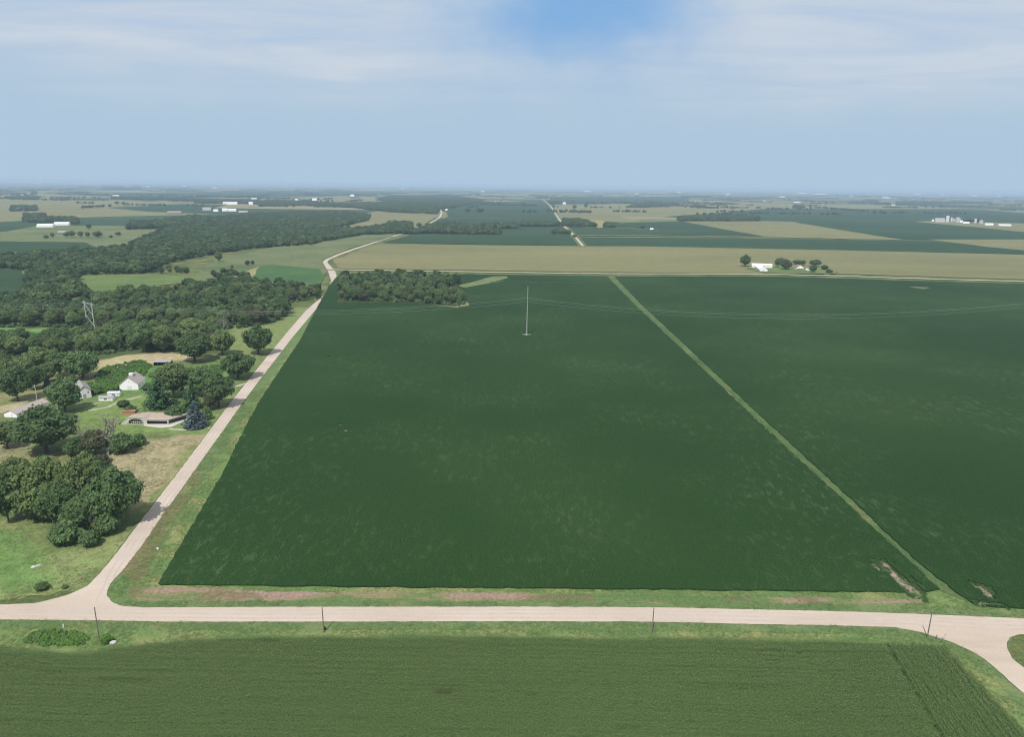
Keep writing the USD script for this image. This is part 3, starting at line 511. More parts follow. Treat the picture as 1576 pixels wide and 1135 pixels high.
# ------------------------------------------------------------------ grass
def tuft(seed, n, L, spread):
    rng = np.random.default_rng(seed); return merge([blades(rng, 3, 0, L * (.6 + .8 * rng.random()), 0, .05, .35, .07, 2, rng.normal() * spread, rng.normal() * spread) for _ in range(n)])
gp = [[('blades', tuft(k, 9, .55, .45), L_grass)] for k in range(3)]; dp = [[('blades', tuft(k + 10, 9, .65, .45), L_drygrass)] for k in range(3)]
rngg = np.random.default_rng(3)
def grass(poly, step, protos, dens_seed, thr, label, name='grass', smax=1.3):
    p = scatter(poly, step, rngg); d = meshkit.fbm(np.c_[p * .13, 0 * p[:, 0]], 3, dens_seed); p = p[d > thr]; n = len(p)
    instancer(name, protos, p, .05, rngg.random(n) * 6.28, .6 + (smax - .6) * rngg.random(n), rngg.integers(0, 3, n), label, 'grass')
verges = unary_union([north_verge, south_verge, west_verge]).difference(unary_union([road_w.buffer(.5), main.buffer(.3), corn.buffer(.3), east.buffer(.3)]))
near_box = Polygon([(-400, 100), (400, 100), (400, 420), (-400, 420)])
grass(verges.difference(brome).intersection(near_box), 1.15, gp, 4, .38, 'rough green grass on the verges of the near roads')
grass(unary_union([brome.difference(unary_union([Point(x_, y_).buffer(9) for x_, y_ in rngg.uniform([-110, 183], [130, 198], (22, 2))])), west_bank]).intersection(near_box), 1.0, dp, 6, .36, 'browning dry grass in the roadside ditch', 'dry_grass')
left_past = ground_poly([(-40, 640), (120, 640), (315, 672), (264, 741), (201, 823), (152, 885), (107, 916), (8, 931), (-40, 931)]).difference(road_w.buffer(1))
grass(left_past, 1.7, gp, 8, .48, 'uneven pasture grass left of the road', smax=1.1)
grass(left_past, 1.9, dp, 12, .50, 'dry tan grass in the pasture left of the road', 'dry_grass', 1.1)
grass(main.union(east).intersection(Polygon([(-120, 180), (200, 180), (200, 260), (-120, 260)])).difference(main_soy).difference(east.difference(unary_union(bare2))), 2.2, [[('blades', tuft(33 + k, 7, .45, .35), L_weed)] for k in range(3)], 5, .4, 'thin weeds growing in the bare patches of the crop', 'weeds', .7)
st_ = np.array(stunted); instancer('stunted_soybeans', [[('leaves', tuft(50 + k, 8, .42, .12), leafmat(f'soy_leaves_{"abc"[k]}', [(0, (.05, .115, .032)), (1, (.12, .21, .065))]))] for k in range(3)], st_[:, :2], .1, rngg.random(len(st_)) * 6.28, st_[:, 2] * 2.0, rngg.integers(0, 3, len(st_)), 'stunted soybean plants left in rows on the bare corner patches', 'soybeans')
# ------------------------------------------------------------------ tree kinds (class prims; every tree of the scene is an instance of one)
def cards(c, n, size, rng):
    """A leaf clump is a crooked four-cornered card."""
    m = len(c); a = np.cross(n, rng.normal(size=(m, 3))); a /= np.linalg.norm(a, axis=1, keepdims=True) + 1e-9; b = np.cross(n, a); s = size[:, None]
    q = [c + s * (sa * a * rng.uniform(.5, 1., (m, 1)) + sb * b * rng.uniform(.5, 1., (m, 1)) + n * rng.normal(size=(m, 1)) * .18) for sa, sb in ((-.6, -.5), (.6, -.5), (.55, .55), (-.55, .55))]
    v = np.stack(q, 1).reshape(-1, 3); i = np.arange(m)[:, None] * 4
    return v, np.vstack([i + [0, 1, 2], i + [0, 2, 3]])
def crown(seed, lobes, R, z0, H, rl, per, leaf, top=.5, gaps=.0):
    """Lobes of leaf clumps within an egg of radius R from z0 to z0+H."""
    rng = np.random.default_rng(seed); C, rad = [], []
    for k in range(lobes * 30):
        p = rng.normal(size=3); p /= np.linalg.norm(p); p *= rng.uniform(.45, 1.) ** .6
        t = (p[2] + 1) / 2; w = 1.0 if t < top else math.sqrt(max(.02, 1 - ((t - top) / (1.02 - top)) ** 2)); w *= .75 + .25 * min(1, t / .3)
        c = np.array([p[0] * R * w * .78, p[1] * R * w * .78, z0 + rl * .6 + (H - rl * 1.4) * t]); r = rl * rng.uniform(.65, 1.25)
        if all(np.linalg.norm(c - d) > .62 * (r + e) * .8 for d, e in zip(C, rad)): C.append(c); rad.append(r)
        if len(C) >= lobes: break
    C, rad = np.array(C), np.array(rad); P_, N_ = [], []
    for c, r in zip(C, rad):
        m = int(per * (r / rl) ** 2); d = rng.normal(size=(m, 3)); d[:, 2] = np.where(rng.random(m) < .35, np.abs(d[:, 2]), d[:, 2]); d /= np.linalg.norm(d, axis=1, keepdims=True)
        p = c + d * r * rng.uniform(.84, 1.07, (m, 1)) * [1, 1, .82]
        inside = ((np.linalg.norm(p[:, None] - C[None], axis=2) / rad[None]) < .68).any(1); keep = ~inside
        if gaps: keep &= rng.random(m) > gaps
        P_.append(p[keep]); N_.append((d * .8 + [0, 0, .55] + rng.normal(size=(m, 3)) * .42)[keep])
    for c, r in zip(C, rad):                                         # loose sprays that make the outline ragged
        m = max(3, int(per * .10)); d = rng.normal(size=(m, 3)); d /= np.linalg.norm(d, axis=1, keepdims=True); P_.append(c + d * r * rng.uniform(1.05, 1.42, (m, 1)) * [1, 1, .85]); N_.append(d + rng.normal(size=(m, 3)) * .6 + [0, 0, .4])
    p, n = np.vstack(P_), np.vstack(N_); n /= np.linalg.norm(n, axis=1, keepdims=True)
    return cards(p, n, leaf * rng.uniform(.6, 1.35, len(p)), rng), C
def limbs(seed, C, z0, r0_, top):
    rng = np.random.default_rng(seed); ms = [tube([[0, 0, -.4], [.05, 0, z0 * .5], [.1 * rng.normal(), .1 * rng.normal(), z0], [.3 * rng.normal(), .3 * rng.normal(), top]], [r0_ * 1.35, r0_, r0_ * .85, r0_ * .25], 7)]
    for c in C[:9]:
        s = np.array([0, 0, z0 * rng.uniform(.75, 1.25)]); m = (s + c) / 2 + [0, 0, -.25 * abs(c[2] - s[2]) * .3]; ms.append(tube([s, m, c], [r0_ * .5, r0_ * .32, r0_ * .1], 5))
    return cat(ms)
KIND = {}
def kind(key, H, W, parts):
    vs = [meshkit.arrays(me)[0] for _, me, _ in parts]; allv = np.vstack(vs); kz = H / np.percentile(allv[:, 2], 99.7); rad = np.hypot(allv[:, 0], allv[:, 1]); kr = (W / 2) / np.percentile(rad, 98.5)
    parts = [(nm, (meshkit.arrays(me)[0] * [kr, kr, kz], meshkit.arrays(me)[1]), ma) for nm, me, ma in parts]
    path = f'/World/{key}_kind'; c = stage.CreateClassPrim(path); c.SetTypeName('Xform'); KIND[key] = (path, H, W)
    for nm, me, ma in parts: usdkit.mesh(stage, f'{path}/{nm}', me, ma)
def broad(key, seed, H, W, z0, lobes, rl, per, leaf, mat, top=.45, gaps=0., tr=.28):
    per, leaf, rl, lobes = int(per * .95), leaf * .74, rl * .70, int(lobes * 2.0)
    (v, f), C = crown(seed, lobes, W / 2, z0, H - z0, rl, per, leaf, top, gaps); kind(key, H, W, [('trunk', limbs(seed, C, z0 + 1.2, tr, H * .7), M_bark), ('crown', (v, f), mat)])
broad('oak', 1, 13, 13.5, 2.2, 24, 2.5, 190, .78, L_dark, .4, .05, .42)
broad('wide_oak', 2, 12, 14.5, 2.0, 26, 2.4, 190, .78, L_dark, .35, .08, .45)
broad('elm', 3, 14, 10.5, 2.4, 20, 2.3, 190, .75, L_mid, .55, .05)
broad('ash', 4, 13, 9.5, 2.6, 17, 2.2, 190, .72, L_mid, .5, .08)
broad('hackberry', 5, 12, 10, 2.0, 19, 2.1, 190, .72, L_grey, .5, .08)
broad('maple', 6, 12, 10.5, 1.8, 18, 2.4, 200, .75, L_dark, .45)
broad('cottonwood', 7, 16, 11, 2.5, 22, 2.4, 190, .78, L_light, .55, .06)
broad('round_tree', 8, 10, 9.5, 1.2, 17, 2.2, 200, .7, L_mid, .45)
broad('pale_tree', 9, 11, 10, 1.6, 18, 2.2, 190, .72, L_light, .5, .05)
broad('willow', 10, 13, 12, .9, 22, 2.3, 200, .75, L_willow, .5, .06)
broad('brown_tree', 11, 9, 9, 1.5, 15, 2.0, 170, .7, L_brown, .5, .1)
broad('shrub', 12, 3.2, 4.4, .05, 12, 1.0, 110, .5, L_mid, .4)
broad('dark_shrub', 13, 3.0, 4.6, .05, 12, 1.0, 110, .5, L_dark, .4)
broad('pale_shrub', 14, 2.6, 4.0, .05, 11, .9, 100, .45, L_weed, .4)
broad('sapling', 15, 6.5, 4.4, .9, 9, 1.25, 110, .6, L_mid, .5, .1, .12)
def conifer(key, seed, H, W, mat, levels, per, droop, z0=.5, shape=1., size=.62):
    rng = np.random.default_rng(seed); P_, N_, S_ = [], [], []
    for k in range(levels):
        t = (k + rng.uniform(-.2, .2)) / (levels - 1); t = min(max(t, 0), 1); z = z0 + (H - z0) * t; R = W / 2 * (1 - t) ** shape * (.85 + .3 * rng.random()) + .15
        for j in range(max(4, int(per * (1 - t) + 3))):
            a = rng.random() * 6.283; l = R * rng.uniform(.7, 1.1)
            for q in range(max(2, int(l / .45))):
                s = (q + .5) / max(2, int(l / .45)); d = np.array([math.cos(a), math.sin(a), 0]); c = d * l * s + np.array([0, 0, z - droop * l * s * s + .12 * l * s]); off = rng.normal(size=3) * [.18, .18, .06] * (1 + l * .2)
                P_.append(c + off); N_.append(np.array([d[0] * .5, d[1] * .5, 1.]) + rng.normal(size=3) * .35); S_.append(size * (1.15 - .4 * s) * rng.uniform(.7, 1.25))
    p, n = np.array(P_), np.array(N_); n /= np.linalg.norm(n, axis=1, keepdims=True)
    kind(key, H, W, [('trunk', tube([[0, 0, -.3], [0, 0, H * .5], [0, 0, H * .97]], [.26, .16, .03], 7), M_bark), ('crown', cards(p, n, np.array(S_), rng), mat)])
conifer('blue_spruce', 21, 10, 7.4, L_blue, 22, 44, .30, .2, .55, .66)
conifer('green_spruce', 22, 11, 7.5, L_spruce, 18, 34, .25, .3, .6, .68)
conifer('pine', 23, 12, 13, L_pine, 13, 26, .10, .8, .5, .85)
def dead(key, seed, H, W, twigs):
    rng = np.random.default_rng(seed); ms, tips = [], []
    def grow(p, d, l, r, n):
        pts = [p]; q = p
        for _ in range(3): d = d + rng.normal(size=3) * .16; d /= np.linalg.norm(d); q = q + d * l / 3; pts.append(q)
        ms.append(tube(pts, np.linspace(r, r * .6, 4), 5 if n > 2 else 3)); tips.append((q, d))
        if n == 0: return
        for _ in range(int(rng.integers(2, 5))):
            e = d + rng.normal(size=3) * .62; e[2] += .12; grow(pts[int(rng.integers(2, 4))], e / np.linalg.norm(e), l * rng.uniform(.55, .8), r * .6, n - 1)
    for k in range(3): grow(np.array([rng.normal() * .5, rng.normal() * .5, -.2]), np.array([rng.normal() * .25, rng.normal() * .25, 1.]), H * .36, .25, twigs)
    m = cat(ms); s = H / max(m.vertices[:, 2]); m.vertices *= [s, s, s]; b = np.ptp(m.vertices[:, :2], 0).max()
    kind(key, H, b, [('trunk', m, M_deadwood)])
dead('dead_tree', 31, 9, 6, 4); dead('bare_tree', 32, 8, 6, 4)

NAMES = {'oak': 'oak_tree', 'wide_oak': 'oak_tree', 'elm': 'deciduous_tree', 'ash': 'deciduous_tree', 'hackberry': 'deciduous_tree', 'maple': 'deciduous_tree', 'cottonwood': 'cottonwood_tree', 'round_tree': 'deciduous_tree', 'pale_tree': 'deciduous_tree',
         'willow': 'willow_tree', 'brown_tree': 'deciduous_tree', 'shrub': 'shrub', 'dark_shrub': 'shrub', 'pale_shrub': 'shrub', 'sapling': 'sapling', 'blue_spruce': 'spruce_tree', 'green_spruce': 'spruce_tree', 'pine': 'pine_tree', 'dead_tree': 'dead_tree', 'bare_tree': 'dead_tree'}
rngt = np.random.default_rng(17)
def plant(key, x, y, h, w, label, group=None, z=0.0):
    path, H, W = KIND[key]; n = NAMES[key]
    t = xform(n, (x, y, z), rngt.random() * 6.283, (w / W, w / W, h / H)); t.GetPrim().GetReferences().AddInternalReference(path); t.GetPrim().SetInstanceable(True)
    tag(t, label, 'shrub' if 'shrub' in n else 'tree', group); return t
def tree_px(key, bx, by, topy, wpx, label, group=None, hmax=22):
    x, y = P(bx, by); h = min(hmax, max(1.2, height_at(x, y, topy))); return plant(key, x, y, h, wpx / scale_at(x, y), label, group)

# trees that stand out one by one in the photograph: (kind, foot, top, breadth in the photograph, label)
for t in [
    ('wide_oak', 181, 808, 722, 78, 'broad dark oak at the right end of the clump beside the west road'),
    ('willow', 52, 800, 700, 72, 'pale green willow at the left of the clump near the junction'),
    ('willow', 128, 792, 697, 58, 'pale green tree in the middle top of the clump near the junction'),
    ('oak', 98, 812, 742, 62, 'dark tree at the front centre of the clump near the junction'),
    ('pale_tree', 62, 568, 534, 36, 'yellowish green tree in the belt above the small bluish conifer'),
    ('hackberry', 16, 596, 556, 38, 'grey green tree at the left edge behind the dark tree'),
    ('maple', 56, 600, 566, 32, 'dark tree right of the dark tree behind the long shed'),
    ('dark_shrub', 112, 592, 578, 22, 'dark bush row left end behind the grey barn'), ('dark_shrub', 100, 596, 584, 16, 'small dark bush left of the grey barn roof'),
    ('cottonwood', 140, 778, 696, 40, 'bright yellowish tree at the top of the clump right of centre'),
    ('willow', 84, 790, 700, 54, 'pale green willow at the centre back of the clump'),
    ('shrub', 150, 606, 596, 20, 'green bush between the grey barn and the white house'), ('pale_shrub', 172, 602, 594, 18, 'bright green bush left of the white house wall'), ('shrub', 228, 600, 590, 18, 'green bush at the right of the white house'),
    ('dark_shrub', 64, 908, 898, 22, 'low dark weed clump in the grass left of the junction'), ('shrub', 100, 906, 900, 10, 'small green weed clump nearest the junction curve on the left'),
    ('elm', 78, 778, 702, 52, 'tall green tree at the back of the clump between the two pale trees'),
    ('hackberry', 30, 770, 706, 50, 'grey green tree at the back left of the clump near the junction'),
    ('ash', 158, 786, 712, 44, 'slender green tree at the back right of the clump'),
    ('cottonwood', 66, 806, 738, 44, 'yellowish tree at the front left of the clump near the junction'),
    ('elm', 122, 822, 770, 46, 'low green tree in front of the dark centre tree of the clump'),
    ('hackberry', 12, 690, 650, 40, 'grey green tree at the picture edge below the long shed'),
    ('brown_tree', 160, 742, 700, 36, 'grey brown tree at the top right of the clump near the junction'),
    ('maple', 14, 806, 728, 46, 'dark tree at the left picture edge in the clump near the junction'),
    ('elm', 142, 815, 752, 50, 'dark green tree between the oak and the front bush of the clump'),
    ('oak', 72, 697, 626, 88, 'big dark oak in front of the long low shed'),
    ('round_tree', 101, 634, 586, 50, 'round green tree beside the grey barn casting a shadow on the lawn'),
    ('round_tree', 128, 583, 541, 50, 'round green tree at the left end of the pale clearing'),
    ('maple', 28, 618, 566, 46, 'dark tree behind the long low shed at the left edge'),
    ('pale_tree', 36, 585, 552, 34, 'light green tree just behind the dark tree at the left edge'),
    ('elm', 92, 580, 538, 36, 'medium green tree left of the round tree by the clearing'),
    ('hackberry', 74, 590, 560, 28, 'dull green tree in the gap above the grey barn'),
    ('oak', 300, 557, 510, 54, 'dark oak at the right end of the clearing behind the farmstead'),
    ('cottonwood', 298, 530, 490, 50, 'tall yellowish green tree behind the dark oak by the clearing'),
    ('pale_tree', 343, 547, 508, 36, 'yellowish green tree with a pale trunk right of the dark oak'),
    ('elm', 224, 543, 497, 36, 'tall green tree standing over the back of the clearing'),
    ('hackberry', 252, 543, 506, 34, 'greyish green tree at the back of the clearing'),
    ('wide_oak', 398, 546, 497, 44, 'dark tree close to the west road beyond the farmstead'),
    ('wide_oak', 367, 583, 543, 52, 'broad dark tree overhanging the grass beside the west road'),
    ('pine', 247, 627, 582, 54, 'large spreading pine behind the earth sheltered house'),
    ('hackberry', 268, 612, 560, 52, 'tall grey green tree behind the spreading pine'),
    ('green_spruce', 296, 629, 589, 32, 'bright green spruce among the dark farmstead trees'),
    ('oak', 337, 627, 574, 50, 'large dark tree nearest the west road at the farmstead'),
    ('elm', 312, 610, 566, 46, 'dark green tree behind the bright green spruce'),
    ('brown_tree', 325, 632, 604, 22, 'brownish bushy tree beside the west road at the farmstead'),
    ('blue_spruce', 302, 658, 619, 37, 'silvery blue spruce beside the earth sheltered house'),
    ('dark_shrub', 273, 645, 624, 32, 'dark rounded bush at the right end of the earth sheltered house'),
    ('shrub', 318, 646, 628, 18, 'olive bush just right of the blue spruce'),
    ('dark_shrub', 190, 626, 616, 20, 'low dark bush beside the winding track'),
    ('dark_shrub', 201, 634, 625, 20, 'low dark bush above the red brick shed'),
    ('dead_tree', 130, 697, 640, 46, 'bare grey tree left of two in the thicket before the house'),
    ('bare_tree', 172, 700, 636, 56, 'bare pale grey tree right of two in the thicket before the house'),
    ('dark_shrub', 186, 697, 668, 42, 'dark bush at the foot of the bare pale tree'),
    ('shrub', 214, 686, 668, 22, 'green bush at the right end of the thicket before the house'),
    ('brown_tree', 148, 700, 662, 40, 'grey brown scrubby tree between the two bare trees'),
    ('dark_shrub', 118, 702, 676, 32, 'dark bush between the big oak and the bare grey tree'),
    ('shrub', 103, 836, 802, 48, 'green bush at the front foot of the tree clump'),
    ('dark_shrub', 140, 841, 818, 32, 'dark bush right of the front bush of the tree clump'),
    ('shrub', 165, 822, 788, 38, 'green bush under the broad oak by the west road'),
    ('dead_tree', 145, 822, 782, 24, 'leaning bare dead trunk among the bushes of the clump'),
    ('dead_tree', 30, 798, 776, 22, 'pale dead branches at the left foot of the tree clump'),
    ('dead_tree', 341, 512, 478, 26, 'bare grey tree standing up in the wooded belt by the west road'),
    ('dead_tree', 212, 487, 470, 22, 'bare grey tree in the wooded belt right of the pylon'),
    ('pale_shrub', 164, 990, 977, 18, 'small bright green bush at the foot of the leftmost roadside pole'),
    ('blue_spruce', 73, 597, 578, 12, 'small bluish conifer between the dark tree and the grey barn'),
    ('sapling', 94, 590, 577, 10, 'small grey green sapling behind the grey barn'),
    ('wide_oak', 1146.5, 411, 392, 16, 'lone dark round tree left of the white barn'),
    ('ash', 1196, 413, 397.5, 10, 'narrow green tree right of the white barn'),
    ('brown_tree', 1209, 416, 399, 18, 'brownish tree between the white barn and the farmhouse'),
    ('elm', 1203, 409, 397, 14, 'green tree behind the brownish farmyard tree'),
    ('hackberry', 1227, 408, 400, 16, 'grey green tree behind the farmhouse'),
    ('ash', 1235, 409, 400.5, 10, 'small green tree at the right behind the farmhouse'),
    ('elm', 1254, 411, 399.5, 20, 'broad grey green tree right of the farmhouse'),
    ('maple', 1250.5, 420.5, 407, 11, 'dark round tree in front of the small white shed'),
    ('maple', 1268.5, 416.5, 408, 11, 'small dark tree at the right end of the farmyard'),
    ('dark_shrub', 1275.5, 421, 414, 11, 'grey bush at the right end of the farmyard beside the lane'),
    ('elm', 337, 404, 387, 12, 'single dark tree on the light green pasture slope'),
    ('maple', 151, 366, 356, 15, 'largest single dark tree in the far light green pasture'),
    ('ash', 103, 366, 357, 10, 'left of two dark trees in the far light green pasture'), ('ash', 111, 366, 355, 11, 'right of two dark trees in the far light green pasture'),
    ('sapling', 124, 365, 356, 9, 'grey sapling left of the largest tree in the far pasture'), ('sapling', 135, 365, 357, 8, 'grey sapling beside the largest tree in the far pasture'),
    ('dark_shrub', 71, 367, 362, 8, 'dark bush at the left of the far pasture'), ('sapling', 81, 366, 358, 6, 'small tree at the left of the far pasture'), ('dark_shrub', 171, 366, 362, 6, 'dark bush right of the largest tree in the far pasture'),
    ('sapling', 182, 363, 357, 9, 'small olive tree right of the largest tree in the far pasture'), ('maple', 137, 353, 345, 8, 'small dark tree right of the white barn pair'),
    ('brown_tree', 381, 409, 401, 8, 'small brownish tree above the pale grass by the clover field'), ('brown_tree', 389, 408, 401, 6, 'tiny brownish tree beside the clover field corner'), ('sapling', 357, 413, 408, 5, 'small tree on the pasture above the wooded belt'),
    ('maple', 884, 322, 315.5, 7, 'left of two lone trees in the hazy tan fields'), ('maple', 901.5, 320, 314, 6, 'right of two lone trees in the hazy tan fields'), ('maple', 989, 353, 347, 8, 'lone dark tree in the far bean field right of the yellow patch'),
    ('maple', 1104, 328, 324, 5, 'tiny lone tree in the bean field above the long tree row'), ('sapling', 707, 475, 455, 7, 'small dark tree at the right tip of the grove in the field'),
    ('maple', 1485, 343, 338, 8, 'left tree among the sheds of the grain farm'), ('maple', 1492, 343.5, 336.5, 12, 'dark tree in the middle of the grain farm'), ('maple', 1504.5, 343, 336.5, 8, 'right tree among the sheds of the grain farm'),
    ('maple', 720, 327, 320, 9, 'left of two dark trees in the far soybean field'), ('maple', 739, 327.5, 319, 13, 'right of two dark trees in the far soybean field'), ('dark_shrub', 884, 366, 361, 8, 'dark bush beside the straight far road'), ('maple', 645, 351, 343, 9, 'tree beside the winding road at the hedgerow end'),
]: tree_px(*t)

# woods, filled tree by tree: individuals up to the limit, the masses beyond as one object
farp = []
for k, (mat, W, H) in enumerate(((L_far, 10, 11), (L_far, 12, 12), (L_far, 8.5, 12.5), (L_dark, 10, 10.5), (L_grey, 10, 11))):
    (v, f), C = crown(60 + k, 9, W / 2, 1.0, H - 1.0, 2.6, 62, 1.7, .5); farp.append([('trunk', tube([[0, 0, -.3], [0, 0, 5]], [.3, .15], 4), M_bark), ('crown', (v, f), mat)])
WOOD = ['elm', 'ash', 'hackberry', 'maple', 'oak', 'elm', 'hackberry', 'cottonwood', 'pale_tree', 'round_tree', 'hackberry', 'maple', 'ash', 'pale_tree', 'willow', 'brown_tree', 'round_tree', 'elm']
ADJ = {'willow': 'pale willowy', 'elm': 'medium green', 'ash': 'slender green', 'hackberry': 'greyish green', 'maple': 'dark dense', 'oak': 'broad dark', 'cottonwood': 'tall pale', 'pale_tree': 'yellowish green', 'round_tree': 'rounded green', 'brown_tree': 'brownish'}
ORD = 'first second third fourth fifth sixth seventh eighth ninth tenth eleventh twelfth thirteenth fourteenth fifteenth sixteenth seventeenth eighteenth nineteenth twentieth twenty-first twenty-second twenty-third twenty-fourth twenty-fifth twenty-sixth'.split()
def ordinal(n): return ORD[n] if n < len(ORD) else f'number {n + 1}'
def wood(pts, step, places, group, seed, hlo=9, hhi=14, keys=WOOD, limit=999):
    """Fills an outline with trees, the nearest as things of their own; places: (photograph x up to which, words)."""
    rng = np.random.default_rng(seed); poly = ground_poly(pts); p = scatter(poly, step, rng, .42); p = p[np.argsort(p[:, 1])]
    q0 = [to_px(x, y, 0) for x, y in p]; q1 = [to_px(x, y, 14)[1] for x, y in p]; p = p[[not (abs(a_[0] - 140) < 15 and a_[1] > 504 and b_ < 504) for a_, b_ in zip(q0, q1)]]; rest = p[limit:]; p = p[:limit]; p = p[np.argsort([to_px(x, y, 5)[0] for x, y in p])]; seen = {}; todo = []
    for x, y in p:
        k = keys[int(rng.integers(len(keys)))]; h = rng.uniform(hlo, hhi); H, W = KIND[k][1:]; px_ = to_px(x, y, 5)[0]
        pl = next(w for lim, w in places if px_ <= lim); seen[(k, pl)] = seen.get((k, pl), 0) + 1; todo.append((k, x, y, h, W * h / H * rng.uniform(.85, 1.2), pl, seen[(k, pl)]))
    for k, x, y, h, w, pl, n in todo:
        lab = f'only {ADJ[k]} tree {pl}' if seen[(k, pl)] == 1 else f'{ordinal(n - 1)} from left of the {ADJ[k]} trees {pl}'
        plant(k, x, y, h, w, lab, group)
    if len(rest): n = len(rest); instancer('wood', farp, rest, 0.0, rng.random(n) * 6.283, rng.uniform(.8, 1.2, n), rng.integers(0, 5, n), 'mass of trees further back in the ' + group.split(' of the ')[-1], 'wood')
belt_front = [(-20, 560), (20, 552), (80, 548), (146, 548), (200, 540), (290, 540), (330, 540), (340, 520), (300, 505), (200, 511), (110, 522), (60, 530), (-20, 532)]
wood(belt_front, 10.5, [(90, 'in the belt behind the long shed'), (170, 'in the belt behind the grey barn'), (250, 'in the belt behind the clearing'), (9999, 'in the belt behind the oak')], 'trees of the wooded belt behind the clearing', 1, limit=95)
belt_back = [(-20, 505), (60, 503), (118, 508), (128, 512), (160, 512), (200, 503), (260, 502), (350, 508), (425, 497), (446, 480), (440, 468), (400, 462), (330, 470), (200, 478), (120, 482), (-20, 482)]
wood(belt_back, 12.0, [(125, 'in the woods left of the pylon'), (230, 'in the woods right of the pylon'), (340, 'in the second belt behind the oak'), (9999, 'in the woods by the west road')], 'trees of the wooded belt by the pylon', 2, limit=85)
belt_top = [(120, 482), (200, 478), (330, 470), (400, 462), (440, 468), (452, 466), (494, 460), (494, 448), (440, 445), (400, 440), (330, 440), (250, 452), (140, 462)]
wood(belt_top, 14.0, [(260, 'below the bright meadow'), (390, 'below the pasture slope'), (9999, 'below the clover field')], 'trees of the woods below the clover field', 3, limit=70)
grove = [(524, 464), (560, 464), (640, 467), (700, 471), (716, 468), (706, 455), (690, 444), (706, 436), (690, 429), (600, 427), (530, 431), (522, 450)]
wood(grove, 12.5, [(590, 'in the left of the field grove'), (650, 'amid the field grove'), (9999, 'in the right of the field grove')], 'trees of the grove in the soybean field', 4, 8, 13, limit=75)
wood([(-20, 600), (10, 600), (30, 585), (20, 560), (-20, 560)], 11, [(9999, 'at the picture edge behind the shed')], 'trees at the left edge behind the long shed', 5, 8, 12)
wood([(-60, 800), (-12, 800), (-10, 740), (-60, 720)], 10, [(9999, 'at the picture edge in the clump')], 'trees at the left end of the clump', 6, 9, 13, limit=3)
def mass(polys, step, label, seed, name='wood', hlo=.75, hhi=1.2):
    rng = np.random.default_rng(seed); p = np.vstack([scatter(ground_poly(q), step, rng) for q in polys]); n = len(p)
    dens = meshkit.fbm(np.c_[p * .02, 0 * p[:, 0]], 3, seed); p = p[dens > .3]; n = len(p)
    instancer(name, farp, p, 0.0, rng.random(n) * 6.283, rng.uniform(hlo, hhi, n), rng.integers(0, 5, n), label, 'wood')
mass([[(40, 468), (125, 462), (118, 425), (90, 412), (45, 414), (40, 445)], [(-60, 412), (8, 414), (100, 424), (120, 424), (228, 422), (262, 406), (330, 392), (398, 382), (470, 378), (510, 364), (505, 357), (430, 357), (400, 345), (330, 338), (262, 352), (190, 385), (100, 392), (8, 398), (-60, 400)],
      [(330, 338), (400, 345), (430, 357), (505, 355), (566, 340), (570, 333), (540, 329), (440, 329), (380, 332)], [(195, 354), (262, 352), (330, 338), (300, 334), (250, 341), (200, 345)], [(-60, 484), (130, 484), (145, 462), (128, 450), (60, 462), (40, 458), (-60, 470)]],
     10.5, 'dark mass of creek woods winding across the left distance', 1)
mass([[(470, 380), (500, 372), (560, 362), (600, 361), (636, 361), (634, 351), (600, 349), (560, 354), (505, 357)], [(590, 352), (632, 354), (634, 346), (600, 345)], [(636, 361), (660, 360), (740, 362), (742, 350), (690, 347), (655, 350)], [(742, 361), (770, 362), (770, 358), (742, 356)], [(742, 353), (796, 352), (796, 348), (742, 348)]],
     10.0, 'dark hedgerow trees on both sides of the winding road', 2)
mass([[(400, 318), (470, 317), (540, 320), (600, 327), (672, 330), (678, 322), (700, 320), (745, 309), (680, 300), (656, 302), (600, 302), (582, 307), (594, 313), (520, 314), (420, 309), (390, 312)]], 13.0, 'hazy blue woods in the far centre left', 3)
mass([[(1044, 341), (1100, 341), (1168, 341), (1166, 336), (1100, 335), (1044, 336)]], 11.0, 'long dark tree row across the far bean fields', 4, 'tree_row')
mass([[(866, 349), (917, 350), (910, 344), (890, 340), (868, 340)], [(850, 361), (876, 361.5), (874, 357.5), (850, 358)], [(800, 349), (860, 349), (860, 346), (800, 345)], [(930, 351), (946, 351.5), (944, 347), (932, 348)]], 10.0, 'dark groves either side of the straight far road', 5)
mass([[(963, 320), (1000, 320), (1043, 317), (1043, 313.5), (1005, 312), (990, 314)], [(845, 314), (868, 314), (866, 310), (846, 310)], [(1048, 305), (1092, 304.5), (1090, 302.5), (1048, 302.5)], [(1221, 321), (1238, 321), (1238, 316.5), (1221, 316.5)], [(1379, 315), (1526, 314), (1526, 311.5), (1379, 311.5)], [(1330, 310.5), (1352, 310.5), (1350, 308), (1332, 308)], [(1322, 304), (1340, 304), (1340, 302), (1322, 302)]],
     16.0, 'hazy blue clumps and tree rows near the right horizon', 6)
mass([[(157, 292), (217, 292), (215, 286), (160, 286)], [(36, 343), (72, 343), (70, 332), (38, 332)], [(16, 326), (58, 325), (56, 319), (18, 319)], [(8, 306), (60, 306), (60, 304), (8, 304)], [(48, 299), (57, 299), (57, 296), (48, 296)], [(70, 342), (120, 346), (120, 338), (80, 337)], [(300, 313.5), (400, 314), (400, 309), (300, 308)], [(172, 306.5), (300, 310), (300, 307), (172, 304)]],
     14.0, 'hazy tree groups round the farms in the left distance', 7)
mass([[(318, 425), (345, 438), (380, 436), (383, 424), (350, 418), (322, 422)], [(236, 420), (292, 423), (290, 418), (240, 414)]], 11.0, 'scrubby trees on the slope above the wooded belt', 8, 'scrub', .4, .75)
